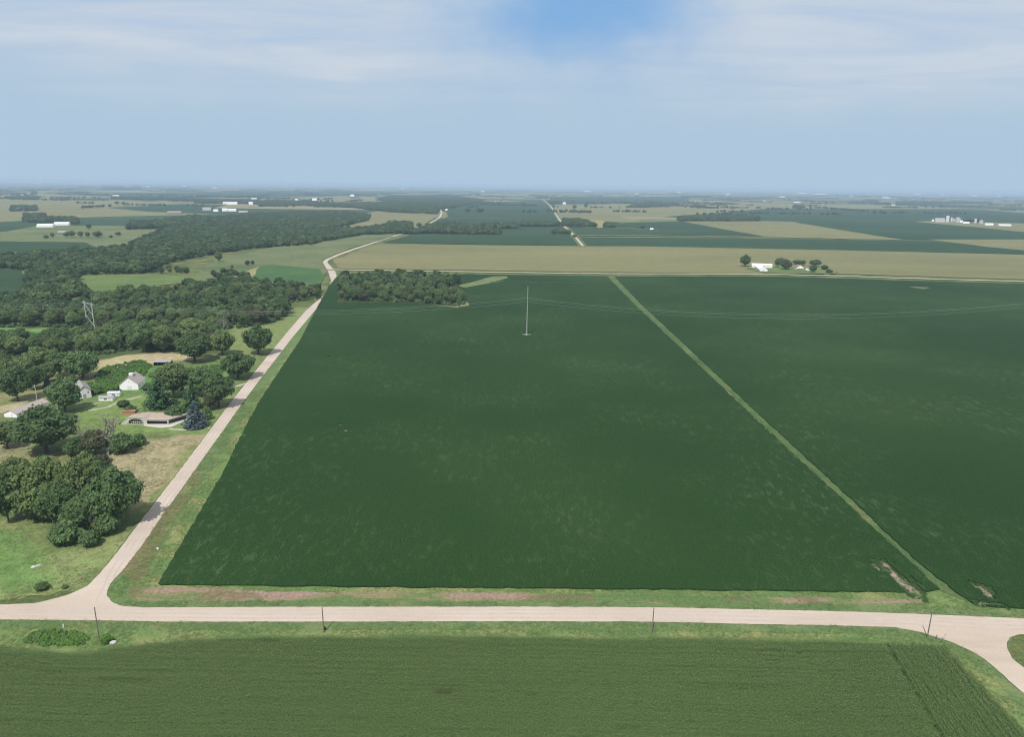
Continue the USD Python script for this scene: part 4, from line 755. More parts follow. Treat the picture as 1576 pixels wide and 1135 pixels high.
und = np.vstack([scatter(ground_poly(q), 4.2, rngt) for q in (belt_front, belt_back, belt_top, grove)])
(v1, f1), _ = crown(71, 6, 2.0, 0, 2.6, .9, 34, .8, .4); (v2, f2), _ = crown(72, 6, 2.2, 0, 2.2, .9, 34, .8, .4)
instancer('undergrowth', [[('foliage', (v1, f1), L_mid)], [('foliage', (v2, f2), L_dark)]], und, 0., rngt.random(len(und)) * 6.28, rngt.uniform(.5, 1.3, len(und)), rngt.integers(0, 2, len(und)), 'undergrowth beneath the trees of the wooded belts', 'undergrowth')
thick = np.vstack([scatter(ground_poly(q), s, rngt) for q, s in (([(150, 600), (186, 602), (196, 588), (222, 578), (236, 562), (215, 556), (160, 566), (146, 580)], 2.3), ([(225, 575), (262, 570), (340, 562), (345, 575), (300, 580), (240, 590)], 2.6), ([(38, 990), (60, 994), (128, 997), (138, 985), (118, 975), (70, 971), (44, 977)], 1.0), ([(150, 985), (160, 992), (178, 990), (165, 980)], 1.2), ([(120, 600), (140, 604), (150, 596), (138, 590)], 2.))])
(v3, f3), _ = crown(73, 5, 1.0, 0, 1.1, .5, 40, .38, .4); (v4, f4), _ = crown(74, 5, 1.1, 0, .9, .5, 40, .38, .4)
instancer('weed_thicket', [[('foliage', (v3, f3), L_weed)], [('foliage', (v4, f4), L_mid)]], thick, 0., rngt.random(len(thick)) * 6.28, np.where(thick[:, 1] < 200, rngt.uniform(.35, .85, len(thick)), rngt.uniform(.6, 1.4, len(thick))), (rngt.random(len(thick)) < .35).astype(int), 'bright green tall weeds behind the white house and by the roadside', 'weeds')
# hedgerows and farm groves scattered over the hazy country far away
rngh = np.random.default_rng(8); hp = []
for k in range(420):
    Y = rngh.uniform(3300, 15500); X = rngh.uniform(-.85, .85) * Y; ew = rngh.random() < .85; L = rngh.uniform(60, 520) if ew else rngh.uniform(60, 900); n = int(L / 9)
    if -.35 * Y < X < .0 and Y < 3600: continue
    s = (np.arange(n) - n / 2) * 9; q = np.c_[X + (s if ew else 0 * s), Y + (0 * s if ew else s)] + rngh.normal(size=(n, 2)) * (4 if rngh.random() < .6 else 16); hp.append(q[meshkit.noise(np.c_[q * .015, 0 * q[:, 0]], k) > .35])
hp = np.vstack(hp); n = len(hp)
instancer('distant_trees', farp, hp, 0., rngh.random(n) * 6.28, rngh.uniform(.6, 1.15, n), rngh.integers(0, 3, n), 'hedgerows and groves scattered over the hazy far country', 'trees')

# ------------------------------------------------------------------ buildings
def gable_parts(W, L, e, r, over=.45, rt_=.16):
    """Walls of a gabled building (W along x, L along y, eaves e, ridge r) and its two roof slabs."""
    a, b = W / 2, L / 2
    v = [[-a, -b, -.3], [a, -b, -.3], [a, -b, e], [0, -b, r], [-a, -b, e]]; v += [[x, b, z] for x, _, z in v]
    f = [[0, 1, 2], [0, 2, 4], [4, 2, 3], [6, 5, 9], [6, 9, 7], [7, 9, 8], [1, 6, 7], [1, 7, 2], [5, 0, 4], [5, 4, 9], [2, 7, 8], [2, 8, 3], [9, 4, 3], [9, 3, 8]]
    wall = trimesh.Trimesh(v, f, process=False); sl = math.atan2(r - e, a); roofs = []
    for s in (-1, 1):
        ln = math.hypot(a, r - e) + over; m = box(0, ln, -b - over, b + over, .012, rt_)
        m.apply_transform(trimesh.transformations.rotation_matrix(sl, [0, 1, 0])); m.apply_translation([0, 0, r])
        if s < 0: m.apply_transform(np.diag([-1., 1, 1, 1])); m.invert()
        roofs.append(m)
    return wall, roofs
def gabled(name, label, category, foot, az, W, L, e, r, wallm, roofm, doors=(), windows=(), group=None, over=.45):
    """foot: middle of the front gable on the ground; az: direction in which the ridge runs away from it."""
    d = np.array([math.sin(az), math.cos(az)]); c = np.asarray(foot) + d * L / 2
    t = thing(name, label, category, (c[0], c[1], 0), -az, group); w, rs = gable_parts(W, L, e, r, over)
    obj('wall', w, wallm, t)
    for m in rs: obj('roof', m, roofm, t)
    return t
def opening(t, name, side, at, z0, z1, w, W, L, mat, frame=None, pane=False):
    """A door or window set proud of the front (f), back (b), left (l) or right (r) wall."""
    a, b = W / 2, L / 2
    bx = {'f': lambda u, p, q: box(at - u, at + u, -b - q, -b - p, z0, z1), 'r': lambda u, p, q: box(a + p, a + q, at - u, at + u, z0, z1), 'l': lambda u, p, q: box(-a - q, -a - p, at - u, at + u, z0, z1)}[side]
    o = obj(name, bx(w / 2, .003, .045), mat, t)
    if frame is not None:
        z0, z1 = z0 - .09, z1 + .09; fr = bx(w / 2 + .1, .002, .03); obj('frame', fr, frame, o)
    return o
A, B, C = P(186, 600.3), P(212, 601.2), P(221, 590.5)
fa = (A + B) / 2; azh = math.radians(-9)
eh, rh = height_at(*((A + B) / 2), 591.2), height_at(*fa, 580.8)
t = gabled('white_house', 'white gabled house with grey shingle roof and small rooftop cupola', 'house', fa, azh, 10.2, 12.5, eh, rh, M_white, M_pinkroof)
obj('cupola', cat([box(-.9, .9, -1.6, .6, rh - .9, rh + .75), box(-1.05, 1.05, -1.75, .75, rh + .75, rh + .9)]), M_white, t)
obj('roof_vent', box(.9, 1.3, 1.4, 1.8, rh - .8, rh + .15), M_greyroof, t)
opening(t, 'door', 'f', .3, 0, 2.6, 2.4, 10.2, 12.5, M_oldwhite, M_white); opening(t, 'window', 'f', .2, 4.6, 5.5, .8, 10.2, 12.5, M_oldwhite, M_white)
for y in (-3, 1.5): opening(t, 'window', 'r', y, 1.2, 2.3, .9, 10.2, 12.5, M_glass, M_white)
obj('corner_board', cat([box(s * 5.1 - .09, s * 5.1 + .09, -6.29, -6.255, 0, eh) for s in (-1, 1)]), M_oldwhite, t)
fb = (P(127.5, 615.2) + P(137.3, 611)) / 2
t = gabled('grey_barn', 'tall grey barn with faded shingle roof beside the round green tree', 'barn', P(131, 613.5), math.radians(-38), 6.6, 15.5, 4.6, 7.2, M_oldwhite, M_greyroof)
opening(t, 'door', 'f', 0, 0, 2.6, 1.6, 6.6, 15.5, M_greyroof, M_white); opening(t, 'window', 'f', 1.9, 2.9, 3.8, .7, 6.6, 15.5, M_glass, M_white); opening(t, 'window', 'r', -4, 1.4, 2.4, .9, 6.6, 15.5, M_glass, M_white)
fs_ = P(16.5, 643); azl = math.radians(9)
t = gabled('long_shed', 'long low white shed with faded pinkish roof at the left edge', 'shed', fs_, azl, 7.4, 21, 2.3, 3.9, M_white, M_pinkroof)
opening(t, 'door', 'r', -5, 0, 1.9, 1.6, 7.4, 21, M_dark, M_greyroof); opening(t, 'door', 'r', 2.5, 0, 1.9, 1.2, 7.4, 21, M_greyroof)
for y in (-8.4, -1.5, 6): opening(t, 'window', 'r', y, .9, 1.6, 1.0, 7.4, 21, M_glass, M_oldwhite)
opening(t, 'door', 'f', .8, 0, 1.9, 1.0, 7.4, 21, M_oldwhite)
x, y = P(251, 562.5); t = thing('field_shed', 'small open fronted shed with a flat grey roof behind the white house', 'shed', (x, y, 0), .1)
obj('roof', trimesh.Trimesh([[-5.6, -2.2, 2.5], [5.6, -2.2, 2.5], [5.6, 3.2, 3.5], [-5.6, 3.2, 3.5], [-5.6, -2.2, 2.65], [5.6, -2.2, 2.65], [5.6, 3.2, 3.65], [-5.6, 3.2, 3.65]], [[0, 2, 1], [0, 3, 2], [4, 5, 6], [4, 6, 7], [0, 1, 5], [0, 5, 4], [1, 2, 6], [1, 6, 5], [2, 3, 7], [2, 7, 6], [3, 0, 4], [3, 4, 7]], process=False), M_greyroof, t)
obj('back_wall', box(-5.3, 5.3, 2.8, 2.95, -.2, 3.35), M_bark, t)
for s in (-1, 1): obj('side_wall', box(s * 5.25 - .06, s * 5.25 + .06, -1.8, 2.79, -.2, 2.5), M_bark, t)
for k in (-2, 0, 2): obj('post', box(k * 1.4 - .08, k * 1.4 + .08, -1.9, -1.74, -.2, 2.52), M_pole, t)
for (px_, py_, W, L, az_, lab) in ((165, 616, 3.6, 7.6, 86, 'low white shed with grey roof in front of the white house'), (176.5, 609, 3.2, 6.4, 82, 'low pale shed just behind the low white shed')):
    x, y = P(px_, py_); az_ = math.radians(az_); f0 = np.array([x, y]) - np.array([math.sin(az_), math.cos(az_)]) * L / 2
    t = gabled('low_shed', lab, 'shed', f0, az_, W, L, 1.6, 2.5, M_white, M_greyroof if px_ < 170 else M_steelroof, over=.25); opening(t, 'window', 'r', 0, .7, 1.25, 1.6, W, L, M_glass, M_oldwhite); opening(t, 'door', 'r', 2.2, 0, 1.5, .8, W, L, M_oldwhite)
x, y = P(199, 637.5); t = thing('brick_shed', 'small red brick structure in the grass above the earth sheltered house', 'shed', (x, y, 0), .15)
obj('wall', cat([box(-3.2, 3.2, -1.1, -.8, -.2, 1.7), box(-3.2, -2.9, -.8, 1.2, -.2, 1.7), box(2.9, 3.2, -.8, 1.2, -.2, 1.7)]), M_redbrick, t); obj('roof', box(-3.4, 3.4, -1.3, 1.4, 1.71, 1.85), M_redbrick, t)
# earth sheltered house: an arched bay, a straight glazed front and an angled wing under one earth roof
g0 = P(196, 654); t = thing('earth_house', 'earth sheltered house with arched bay and long glazed front under a tan roof', 'house', (g0[0], g0[1], 0), 0.02)
prof = [(-3.5, -.3), (-3.2, .6), (-1.6, 1.9), (-.3, 2.6)] + [(4.4 - 4.7 * math.cos(a), 2.35 + 1.75 * math.sin(a)) for a in np.linspace(.15, math.pi - .25, 12)] + [(10.2, 2.75), (20.6, 2.75), (20.6, -.3)]
fac = Polygon(prof); arch = Polygon([(.6, .35)] + [(4.4 - 3.8 * math.cos(a), .9 + 2.35 * math.sin(a)) for a in np.linspace(0, math.pi, 14)] + [(8.2, .35)]); strip_o = shapely.box(10.0, .4, 20.2, 2.15)
def upright(poly, y0, y1):
    m = trimesh.creation.extrude_polygon(poly, y1 - y0, engine='earcut'); m.apply_transform(np.array([[1, 0, 0, 0], [0, 0, -1, y1], [0, 1, 0, 0], [0, 0, 0, 1.]])); return m
obj('facade', upright(fac.difference(arch).difference(strip_o), 0, .35), M_concrete, t)
b_ = obj('arched_window', upright(arch.buffer(-.02), .9, .98), M_glass, t); obj('mullion', cat([box(x0 - .07, x0 + .07, .8, .88, .4, .9 + 2.35 * math.sqrt(max(0, 1 - ((x0 - 4.4) / 3.8) ** 2)) - .05) for x0 in (1.6, 2.7, 3.8, 4.9, 6.0, 7.1)] + [box(.8, 8.0, .8, .87, 1.25, 1.37)]), M_white, b_)
s_ = obj('front_window', box(10.02, 20.18, 1.2, 1.28, .4, 2.14), M_glass, t); obj('mullion', cat([box(x0 - .05, x0 + .05, 1.1, 1.18, .42, 2.13) for x0 in np.arange(10.6, 20, 1.6)]), M_bark, s_)
def wing(m): m.apply_transform(trimesh.transformations.rotation_matrix(math.radians(58), [0, 0, 1])); m.apply_translation([20.75, .25, 0]); return m
obj('wing_wall', wing(cat([box(0, 10.5, 0, .3, 2.16, 2.75), box(0, 10.5, 0, .3, -.3, .4), box(0, .3, 0, .3, .401, 2.159), box(10.2, 10.5, 0, .3, .401, 2.159)])), M_concrete, t)
obj('wing_window', wing(box(.32, 10.18, .14, .2, .41, 2.15)), M_glass, t)
top = [(-.6, .3), (8.4, .3), (10.1, .3), (20.6, .3), (26.2, 9.2), (24.0, 11.5), (16, 10.8), (6, 10.2), (0, 6)]
rp = Polygon(top); gx, gy = np.meshgrid(np.linspace(-1, 27, 57), np.linspace(-.3, 12, 26)); 
def roof_z(x, y):
    a = np.clip(1 - ((x - 4.4) / 4.9) ** 2, 0, 1) ** .5; base = 2.78 + 1.4 * a * np.exp(-np.maximum(y, 0) / 9); return base + .15 * np.minimum(y, 3) * .5 + .05 * meshkit.noise(np.stack([x, y, 0 * x], -1))
def draped(poly, zf_, step, lift):
    x0, y0, x1, y1 = poly.bounds; nx, ny = int((x1 - x0) / step) + 2, int((y1 - y0) / step) + 2; X, Y = np.meshgrid(np.linspace(x0, x1, nx), np.linspace(y0, y1, ny)); v = np.c_[X.ravel(), Y.ravel(), (zf_(X, Y) + lift).ravel()]
    i, j = np.meshgrid(np.arange(ny - 1), np.arange(nx - 1), indexing='ij'); q = (i * nx + j).ravel(); f = np.vstack([np.stack([q, q + 1, q + nx + 1], 1), np.stack([q, q + nx + 1, q + nx], 1)])
    c = v[f].mean(1); f = f[shapely.contains_xy(poly.buffer(.05), c[:, 0], c[:, 1])]; k_, i_ = np.unique(f, return_inverse=True); return trimesh.Trimesh(v[k_], i_.reshape(f.shape), process=False)
obj('roof', draped(rp, roof_z, .4, .0), M_tanroof, t, smooth=True)
obj('roof_edge', cat([tube([[x0, -.1, float(roof_z(np.array(x0), np.array(0.))) - .02] for x0 in np.linspace(-.5, 20.5, 40)], .17, 6), wing(box(0, 10.6, -.35, .1, 2.76, 3.0))]), M_concrete, t)
obj('patio', cat([upright(shapely.box(0, 0, 1, 1), 0, .01), trimesh.creation.extrude_polygon(Polygon([(8.6, -.02), (20.4, -.02), (25.5, 8), (26.5, 6.5), (23.5, -3.2), (19, -4.8), (12, -3.0), (8.6, -1.2)]), .08, engine='earcut')]), M_concrete, t)
obj('retaining_wall', cat([wing(box(10.6, 11.2, -1.2, .8, 0, 3.1)), tube([[26.9, 8.2, .5], [27.2, 6.0, .55], [25.6, 1.5, .3], [24.2, -2.5, .15]], [.6, .5, .4, .3], 6)]), M_concrete, t)
bx_, by_ = np.meshgrid(np.linspace(-7, 34, 50), np.linspace(.35, 26, 34))
def mound(x, y):
    s = np.clip((x + 6) / 6, 0, 1) * np.clip((33 - x) / 8, 0, 1) * np.clip((25 - y) / 14, 0, 1); lim = np.clip((y - .2 - np.maximum(0, (x - 19.5) * 1.55)) / 2.2 + .7, 0, 1); return 2.7 * (s * s * (3 - 2 * s)) * lim - .02
berm = Polygon([(-7, .4), (20, .4), (27, 10), (34, 12), (30, 26), (-7, 26)]); obj('grass_berm', draped(berm, mound, .8, 0), M_meadow, t, smooth=True)

# farm with the white barn, far right
x, y = P(1166, 413)
b1, b2 = P(1175, 419), P(1157, 406.5)
axd = b2 - b1; Lb = min(46., np.linalg.norm(axd)); az1 = math.atan2(axd[0], axd[1]); W1 = 11.
t = gabled('white_barn', 'long white barn with white metal roof beside the lane on the right', 'barn', b1, az1 + .0, W1, Lb, 4.2, 7.4, M_white, M_white); opening(t, 'door', 'f', 0, 0, 3.4, 3.2, W1, Lb, M_oldwhite, M_white); opening(t, 'window', 'f', 0, 4.4, 5.3, .9, W1, Lb, M_oldwhite, M_white)
b3 = P(1187, 413.2); t = gabled('white_machine_shed', 'white metal shed joined behind the white barn', 'shed', b3, math.radians(-82), 12, 30, 4.4, 7.0, M_white, M_oldwhite); opening(t, 'door', 'l', -2, 0, 3.6, 4, 12, 30, M_oldwhite)
h1 = P(1231, 416.4); t = gabled('farmhouse', 'white farmhouse with dusky red roof and dark porch windows', 'house', h1 - np.array([-1, 0]) * 0, math.radians(80 - 90 + 8), 10, 9, 5.0, 8.2, M_white, M_redroof)
for k in (-2.6, 2.6): opening(t, 'window', 'f', k, .9, 2.3, 2.2, 10, 9, M_glass, M_white); opening(t, 'window', 'f', k * .6, 3.5, 4.6, 1., 10, 9, M_glass, M_white)
opening(t, 'door', 'f', 0, 0, 2.1, 1., 10, 9, M_dark, M_white)
pr_ = obj('porch', box(-4.6, 4.6, -6.6, -4.56, 2.5, 2.7), M_redroof, t); obj('porch_post', cat([box(k - .08, k + .08, -6.5, -6.34, 0, 2.498) for k in (-4.3, -1.5, 1.5, 4.3)]), M_white, pr_)
s1 = P(1243.5, 418); t = gabled('garden_shed', 'small white shed right of the farmhouse', 'shed', s1, .1, 5, 6, 2.6, 4.1, M_white, M_oldwhite); opening(t, 'door', 'f', 0, 0, 2.1, 1.6, 5, 6, M_oldwhite)
sheet('farmyard', rough(ground_poly([(1148, 414), (1170, 420), (1180, 422), (1285, 423), (1290, 420), (1262, 414), (1190, 411)]), 3, 6, 3, .08), 1.4, M_meadow, 'green farmyard lawn between the lane and the white barn', 'lawn', 'structure')

# grain farm at the far right
def dist_scale(px_, py_): x, y = P(px_, py_); return x, y, scale_at(x, y)
def silo(name, px_, py_, topy, wpx, label, dome=True):
    x, y, s = dist_scale(px_, py_); h = height_at(x, y, topy); r = wpx / s / 2; t = thing(name, label, 'silo', (x, y, 0))
    body = trimesh.creation.cylinder(radius=r, height=h * .88, sections=24); body.apply_translation([0, 0, h * .44]); obj('body', body, M_oldwhite if dome else M_steelroof, t)
    ribs = [trimesh.creation.cylinder(radius=r * 1.015, height=.12, sections=24) for _ in range(5)]
    for k, m in enumerate(ribs): m.apply_translation([0, 0, h * (.12 + .16 * k)])
    obj('hoops', cat(ribs), M_steelroof, t)
    an = np.linspace(0, 1, 6); pr = np.c_[r * 1.03 * np.cos(an * 1.45), h * .88 + h * .12 * np.sin(an * 1.5707)] if dome else np.array([[r * 1.05, h * .88], [r * .2, h * .985], [.01, h]])
    obj('roof', trimesh.creation.revolve(pr, sections=24), M_steelroof, t); obj('ladder', box(-.3, .3, -r - .25, -r - .05, 0, h * .9), M_steelroof, t); return t
silo('silo', 1457.5, 342, 332, 5, 'tall white silo at the left of the grain farm'); silo('silo', 1464, 341, 334.6, 2.6, 'slim grey silo just right of the tall white silo')
silo('grain_bin', 1473.5, 342.6, 334.5, 7, 'wide steel grain bin right of the slim silo', False); silo('grain_bin', 1467.5, 341, 336.5, 4, 'small steel grain bin between silo and wide bin', False); silo('silo', 1500.5, 343.5, 336.8, 4, 'white silo between the trees of the grain farm'); silo('grain_bin', 1509.5, 344.6, 338.6, 5.5, 'white grain bin at the right of the grain farm', False)
def far_shed(px_, py_, wpx, hpx, label, group=None, name='farm_building', cat_='farm building', mat=None, deep=.6):
    x, y, s = dist_scale(px_, py_); W, H = max(4, wpx / s), max(2.6, hpx / s); D = min(max(6, W * deep), 28)
    v = np.array([[-W / 2, 0, -.3], [W / 2, 0, -.3], [W / 2, D, -.3], [-W / 2, D, -.3], [-W / 2, 0, H * .62], [W / 2, 0, H * .62], [W / 2, D, H * .62], [-W / 2, D, H * .62], [-W / 2, D / 2, H], [W / 2, D / 2, H]])
    t = thing(name, label, cat_, (x, y, 0), math.atan2(-x, y) * .55, group)
    obj('wall', trimesh.Trimesh(v, [[0, 1, 5], [0, 5, 4], [1, 2, 6], [1, 6, 5], [2, 3, 7], [2, 7, 6], [3, 0, 4], [3, 4, 7], [5, 6, 9], [7, 4, 8]], process=False), mat or M_white, t)
    q = v[4:10] + [0, 0, .06]; obj('roof', trimesh.Trimesh(q, [[0, 1, 5], [0, 5, 4], [2, 3, 4], [2, 4, 5]], process=False), M_oldwhite if mat is None else M_greyroof, t)
    return t
for a in [(1438, 340.8, 6.5, 2.6, 'small white shed at the left end of the grain farm'), (1446.5, 342.3, 13, 6.5, 'grey barn left of the tall white silo', M_steelroof), (1487, 344.4, 9, 3, 'low white shed below the trees of the grain farm'), (1479.5, 343, 4, 3.6, 'small white building right of the wide grain bin'), (1522.5, 347.2, 11, 3.2, 'long white shed right of the grain farm'), (1547, 348.2, 16.5, 2.8, 'longest low white shed at the far right of the grain farm')]:
    far_shed(a[0], a[1], a[2], a[3], a[4], mat=a[5] if len(a) > 5 else None)
for a in [(69, 350, 22, 5.2, 'large white barn at the front of the far left pair'), (94.5, 347, 20, 5.0, 'large white barn at the back of the far left pair'), (23, 324.6, 9, 4, 'small white farm building among trees at the far left'), (95, 358.5, 11, 3, 'low tan shed in the far light green pasture'), (318, 324, 12, 4.5, 'grey farm building at the left end of the far farm row'), (332, 326, 7, 3.5, 'small white farm building second in the far farm row'), (346, 325.5, 8, 4.5, 'white farm building in the middle of the far farm row'), (357, 325.5, 12, 4, 'long white farm building in the far farm row'), (374, 327.5, 13, 3, 'low tan farm building at the right end of the far farm row'), (357, 315, 15, 4, 'long white roofed building behind the far farm row'), (346, 314, 6, 3, 'small white building left of the long roofed building'), (386, 315, 6, 4, 'small white building right of the long roofed building'), (268, 329.5, 20, 4, 'dull red brown shed at the edge of the creek woods'), (178, 303, 9, 2.5, 'tiny white farmstead left of the hazy woods'), (391, 308.5, 8, 3.5, 'white building in the hazy trees above the far farm row'),
          (484, 309, 7, 3.5, 'pinkish building by the tan field in the far centre left'), (456, 309, 4, 3, 'tiny white building left of the pinkish building'), (542, 302.6, 6, 3, 'tiny white building above the tan field'), (687, 324, 3.4, 2.4, 'small white house beside the far end of the winding road'), (868.5, 314.6, 5, 3, 'small white house beside the far straight road'), (1003, 354.3, 5, 3, 'small pale shed in the far bean field'), (646, 327.5, 4, 3, 'tiny white house in the far roadside woods')]:
    far_shed(a[0], a[1], a[2], a[3], a[4], mat=M_redroof if 'red' in a[4] else M_concrete if 'tan shed' in a[4] or 'tan farm' in a[4] else M_steelroof if 'grey' in a[4] else None)
TINY = sorted([(228, 288.5, 4), (135, 283, 6), (168, 282, 5), (196, 288.5, 10), (283, 287.5, 6), (743, 295.5, 5), (904, 295.5, 12), (1176, 310.3, 8), (1204, 304, 9), (1227, 312.2, 12), (1234, 298.2, 15), (1262, 299.5, 20), (1413, 299.6, 9), (1375, 316.3, 6), (1478, 313.4, 8), (1538, 303, 4), (1045, 296.8, 6), (1364, 305, 14), (60, 283.5, 7), (330, 290, 6), (620, 291, 5), (980, 299.5, 6), (1120, 300, 7), (1310, 303, 6), (1500, 302.5, 7), (1450, 301, 5)])
for px_, py_, w in TINY:
    far_shed(px_, py_, w * .8, 1.5, f'tiny white building in the haze near the horizon, {ordinal(TINY.index((px_, py_, w)))} from the left', 'tiny farm buildings near the horizon')
x, y, s = dist_scale(499, 289.5); t = thing('water_tower', 'hazy white water tower on the horizon left of centre', 'tower', (x, y, 0)); h = height_at(x, y, 284.5)
obj('column', trimesh.creation.cylinder(radius=2.2, segment=[[0, 0, 0], [0, 0, h * .75]]), M_white, t); tk = trimesh.creation.icosphere(2, 1.); tk.vertices *= [h * .22, h * .22, h * .2]; tk.apply_translation([0, 0, h * .8]); obj('tank', tk, M_white, t)

# ------------------------------------------------------------------ poles, pylon, wires
pole_label = ['wooden pole by the bright bush near the T junction, leftmost of the roadside poles', 'wooden roadside pole with a small black box at its foot, second from the left', 'wooden roadside pole in pale grass, third from the left', 'wooden roadside pole near the right junction, leaning slightly right']
for k, (bx0, by0, tx0, ty0) in enumerate([(153, 987, 151.5, 935), (498.3, 974.5, 496.4, 935), (1003.5, 975.5, 1006, 936), (1427, 982, 1433.6, 941.7)]):
    x, y = P(bx0, by0); h = height_at(x, y, ty0); t = thing('utility_pole', pole_label[k], 'pole', (x, y, 0), 0, None); lean = .012 if k == 3 else .004 * (-1) ** k
    obj('shaft', tube([[0, 0, -.3], [lean * h / 2, 0, h / 2], [lean * h, 0, h]], [.17, .145, .115], 10), M_pole, t, smooth=40)
    obj('cap', tube([[lean * h, 0, h + .005], [lean * h, 0, h + .12]], [.12, .06], 8), M_metalpole, t)
    obj('bracket', cat([box(lean * h - .02, lean * h + .02, -.32, -.1, h - .9, h - .8), tube([[lean * h, -.3, h - .8], [lean * h, -.3, h - .55]], [.05, .04], 6)]), M_metalpole, t)
x, y = P(499.7, 970.5); t = thing('pedestal_box', 'small black utility box in the grass beside the second pole', 'utility box', (x, y, 0)); obj('body', box(-.28, .28, -.2, .2, 0, 1.0), M_black, t); obj('lid', box(-.31, .31, -.23, .23, 1.003, 1.06), M_black, t)
x, y = P(57.6, 620); h = height_at(x, y, 592); t = thing('farm_pole', 'pale utility pole behind the long low shed', 'pole', (x, y, 0)); obj('shaft', tube([[0, 0, -.3], [0, 0, h]], [.19, .13], 8), M_metalpole, t); obj('crossarm', box(-1.1, 1.1, -.18, -.12, h - .8, h - .65), M_metalpole, t)
# steel monopole in the field and the timber H frame by the woods carry one line
mx_, my_ = P(810.5, 516); mh = height_at(mx_, my_, 441); ch = height_at(mx_, my_, 458)
t = thing('transmission_pole', 'tall slim grey transmission pole standing in the middle of the soybean field', 'pole', (mx_, my_, 0))
obj('shaft', tube([[0, 0, -.3], [.2, 0, mh * .5], [.45, 0, mh]], [.50, .38, .24], 12), M_steelpole, t, smooth=40)
obj('footing', trimesh.creation.cylinder(radius=.95, segment=[[0, 0, -.3], [0, 0, .75]]), M_concrete, t)
att = []
for k, (dy, dz) in enumerate(((-1.6, 0), (1.6, -1.7), (-1.6, -3.4))):
    obj('insulator', tube([[.35, 0, ch + dz - .1], [.35, dy, ch + dz]], [.13, .10], 6), M_metalpole, t); att.append(np.array([mx_ + .35, my_ + dy, ch + dz]))
pa, pb = P(134.5, 503.5), P(146, 507.5); hh = height_at(*pa, 463.0)
t = thing('h_frame_pylon', 'timber H frame pylon with cross braces standing in the wooded belt', 'pylon', (pa[0], pa[1], 0)); d = np.array([*(pb - pa), 0]); 
for q in (0, 1): obj('pole', tube([d * q + [0, 0, -.3], d * q + [0, 0, hh]], [.38, .26], 8), M_metalpole, t)
e_ = d / np.linalg.norm(d); obj('crossarm', tube([-e_ * 3.0 + [0, 0, hh - 1.2], d + e_ * 3.0 + [0, 0, hh - 1.2]], [.2, .2], 6), M_metalpole, t)
obj('brace', tube([[0, 0, hh - 1.6], d + [0, 0, hh - 11]], [.13, .13], 5), M_metalpole, t); obj('brace', tube([d + [0, 0, hh - 1.6], np.array([0, 0, hh - 11])], [.13, .13], 5), M_metalpole, t)
obj('brace', tube([[0, 0, hh - 11.4], d + [0, 0, hh - 20]], [.13, .13], 5), M_metalpole, t); obj('brace', tube([d + [0, 0, hh - 11.4], np.array([0, 0, hh - 20])], [.13, .13], 5), M_metalpole, t)
hf = [np.array([*pa, 0]) + v_ + [0, 0, hh - 2.6] for v_ in (-e_ * 2.8, d / 2, d + e_ * 2.8)]
for v_ in hf: q = v_ - [pa[0], pa[1], 0]; obj('insulator', tube([q + [0, 0, 1.3], q], [.10, .13], 6), M_metalpole, t)
ra_ = np.array([mx_ + 425, my_ + 6, 0]); tp2 = thing('transmission_pole', 'grey transmission pole just beyond the right picture edge', 'pole', ra_)
obj('shaft', tube([[0, 0, -.3], [0, 0, 38]], [.62, .28], 12), M_metalpole, tp2)
def wire(a, b, sag, n=26, r=.026): s = np.linspace(0, 1, n); return tube(a[None] * (1 - s[:, None]) + b[None] * s[:, None] - np.c_[0 * s, 0 * s, 4 * sag * s * (1 - s)], r, 4)
for k in range(3):
    rb = ra_ + [0, (-1.6, 1.6, -1.6)[k], 33 - 1.8 * k]; lb = hf[k]; fl = lb + (lb - att[k]) * 1.0
    w = cat([wire(lb, att[k], 8.5), wire(att[k], rb, 12.5)]); w2 = wire(lb + [-330, 8, 6], lb, 7)
    t_ = obj('power_line', cat([w, w2]), M_wire); tag(t_, ['uppermost conductor wire strung across the fields from pylon to pole', 'middle conductor wire strung across the fields from pylon to pole', 'lowest conductor wire strung across the fields from pylon to pole'][k], 'power line')

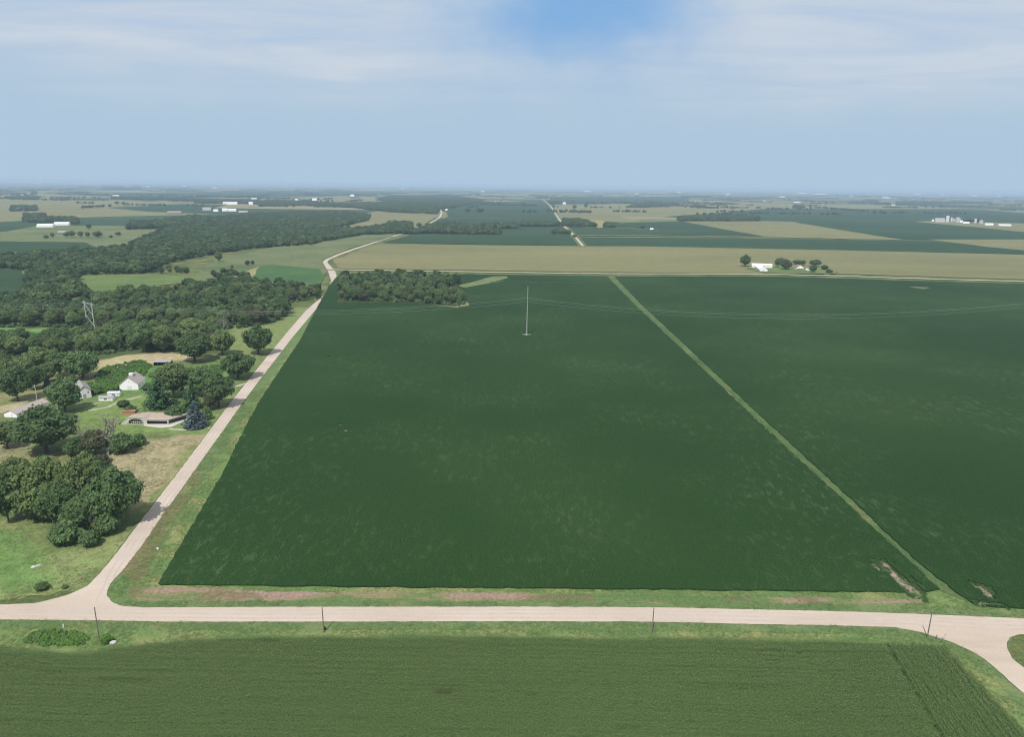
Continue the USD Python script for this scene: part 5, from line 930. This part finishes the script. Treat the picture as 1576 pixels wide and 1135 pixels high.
# ------------------------------------------------------------------ small things by the roads
x, y = P(1452.5, 988); t = thing('road_sign', 'small grey road sign on a post at the right junction', 'sign', (x, y, 0), .6); obj('post', box(-.04, .04, -.04, .04, -.2, 2.5), M_metalpole, t); obj('panel', box(-.38, .38, -.075, -.05, 1.8, 2.5), M_metalpole, t)
x, y = P(1441, 985); t = thing('marker_post', 'short brown wooden post beside the right junction', 'post', (x, y, 0)); obj('post', box(-.09, .09, -.09, .09, -.2, 1.3), M_pole, t); obj('cap', box(-.11, .11, -.11, .11, 1.303, 1.36), M_pole, t)
x, y = P(243, 849); t = thing('marker_sign', 'small white marker on a post in the grass beside the west road', 'marker', (x, y, 0), .3); obj('post', box(-.05, .05, -.05, .05, -.2, 1.3), M_metalpole, t); obj('plate', box(-.28, .28, -.085, -.055, .75, 1.4), M_white, t)
x, y = P(98, 967); t = thing('marker_post', 'short pale post in the weeds near the T junction', 'post', (x, y, 0)); obj('post', tube([[0, 0, -.2], [0, 0, 1.1]], [.16, .14], 8), M_oldwhite, t); obj('cap', tube([[0, 0, 1.103], [0, 0, 1.2]], [.17, .05], 8), M_oldwhite, t)
def boulder(px_, py_, s, label, seed):
    x, y = P(px_, py_); m = trimesh.creation.icosphere(3, 1.); m.vertices *= (1 + .5 * (meshkit.fbm(m.vertices * 1.6 + seed * 7, 4, seed) - .5))[:, None]; m.vertices *= [s, s * .8, s * .5]; m.apply_translation([x, y, s * .22]); tag(obj('boulder', m, M_rock, smooth=40), label, 'rock')
for a in [(52, 874, .85, 'pale boulder at the left of the rock group on the mown grass'), (57, 872.5, .6, 'pale boulder at the middle of the rock group on the mown grass'), (61, 871, .45, 'smallest pale boulder at the right of the rock group on the mown grass'), (174, 990.5, .95, 'pale rock beside the bright bush at the corn edge')]: boulder(*a, int(a[0]))

# ------------------------------------------------------------------ the air
HX = 64000.; hz = box(-HX, HX, -HX + 300, HX + 300, -1.0, 127.0)
hazem = usdkit.material(stage, '/World/Looks/haze_air', {"v": ("principled_volume", {"color": (.62, .80, .98), "density": 8.0e-5, "anisotropy": 0.})}, volume="v.volume")
tag(obj('haze', hz, hazem), 'pale blue summer haze over the land', 'haze', kind='stuff')
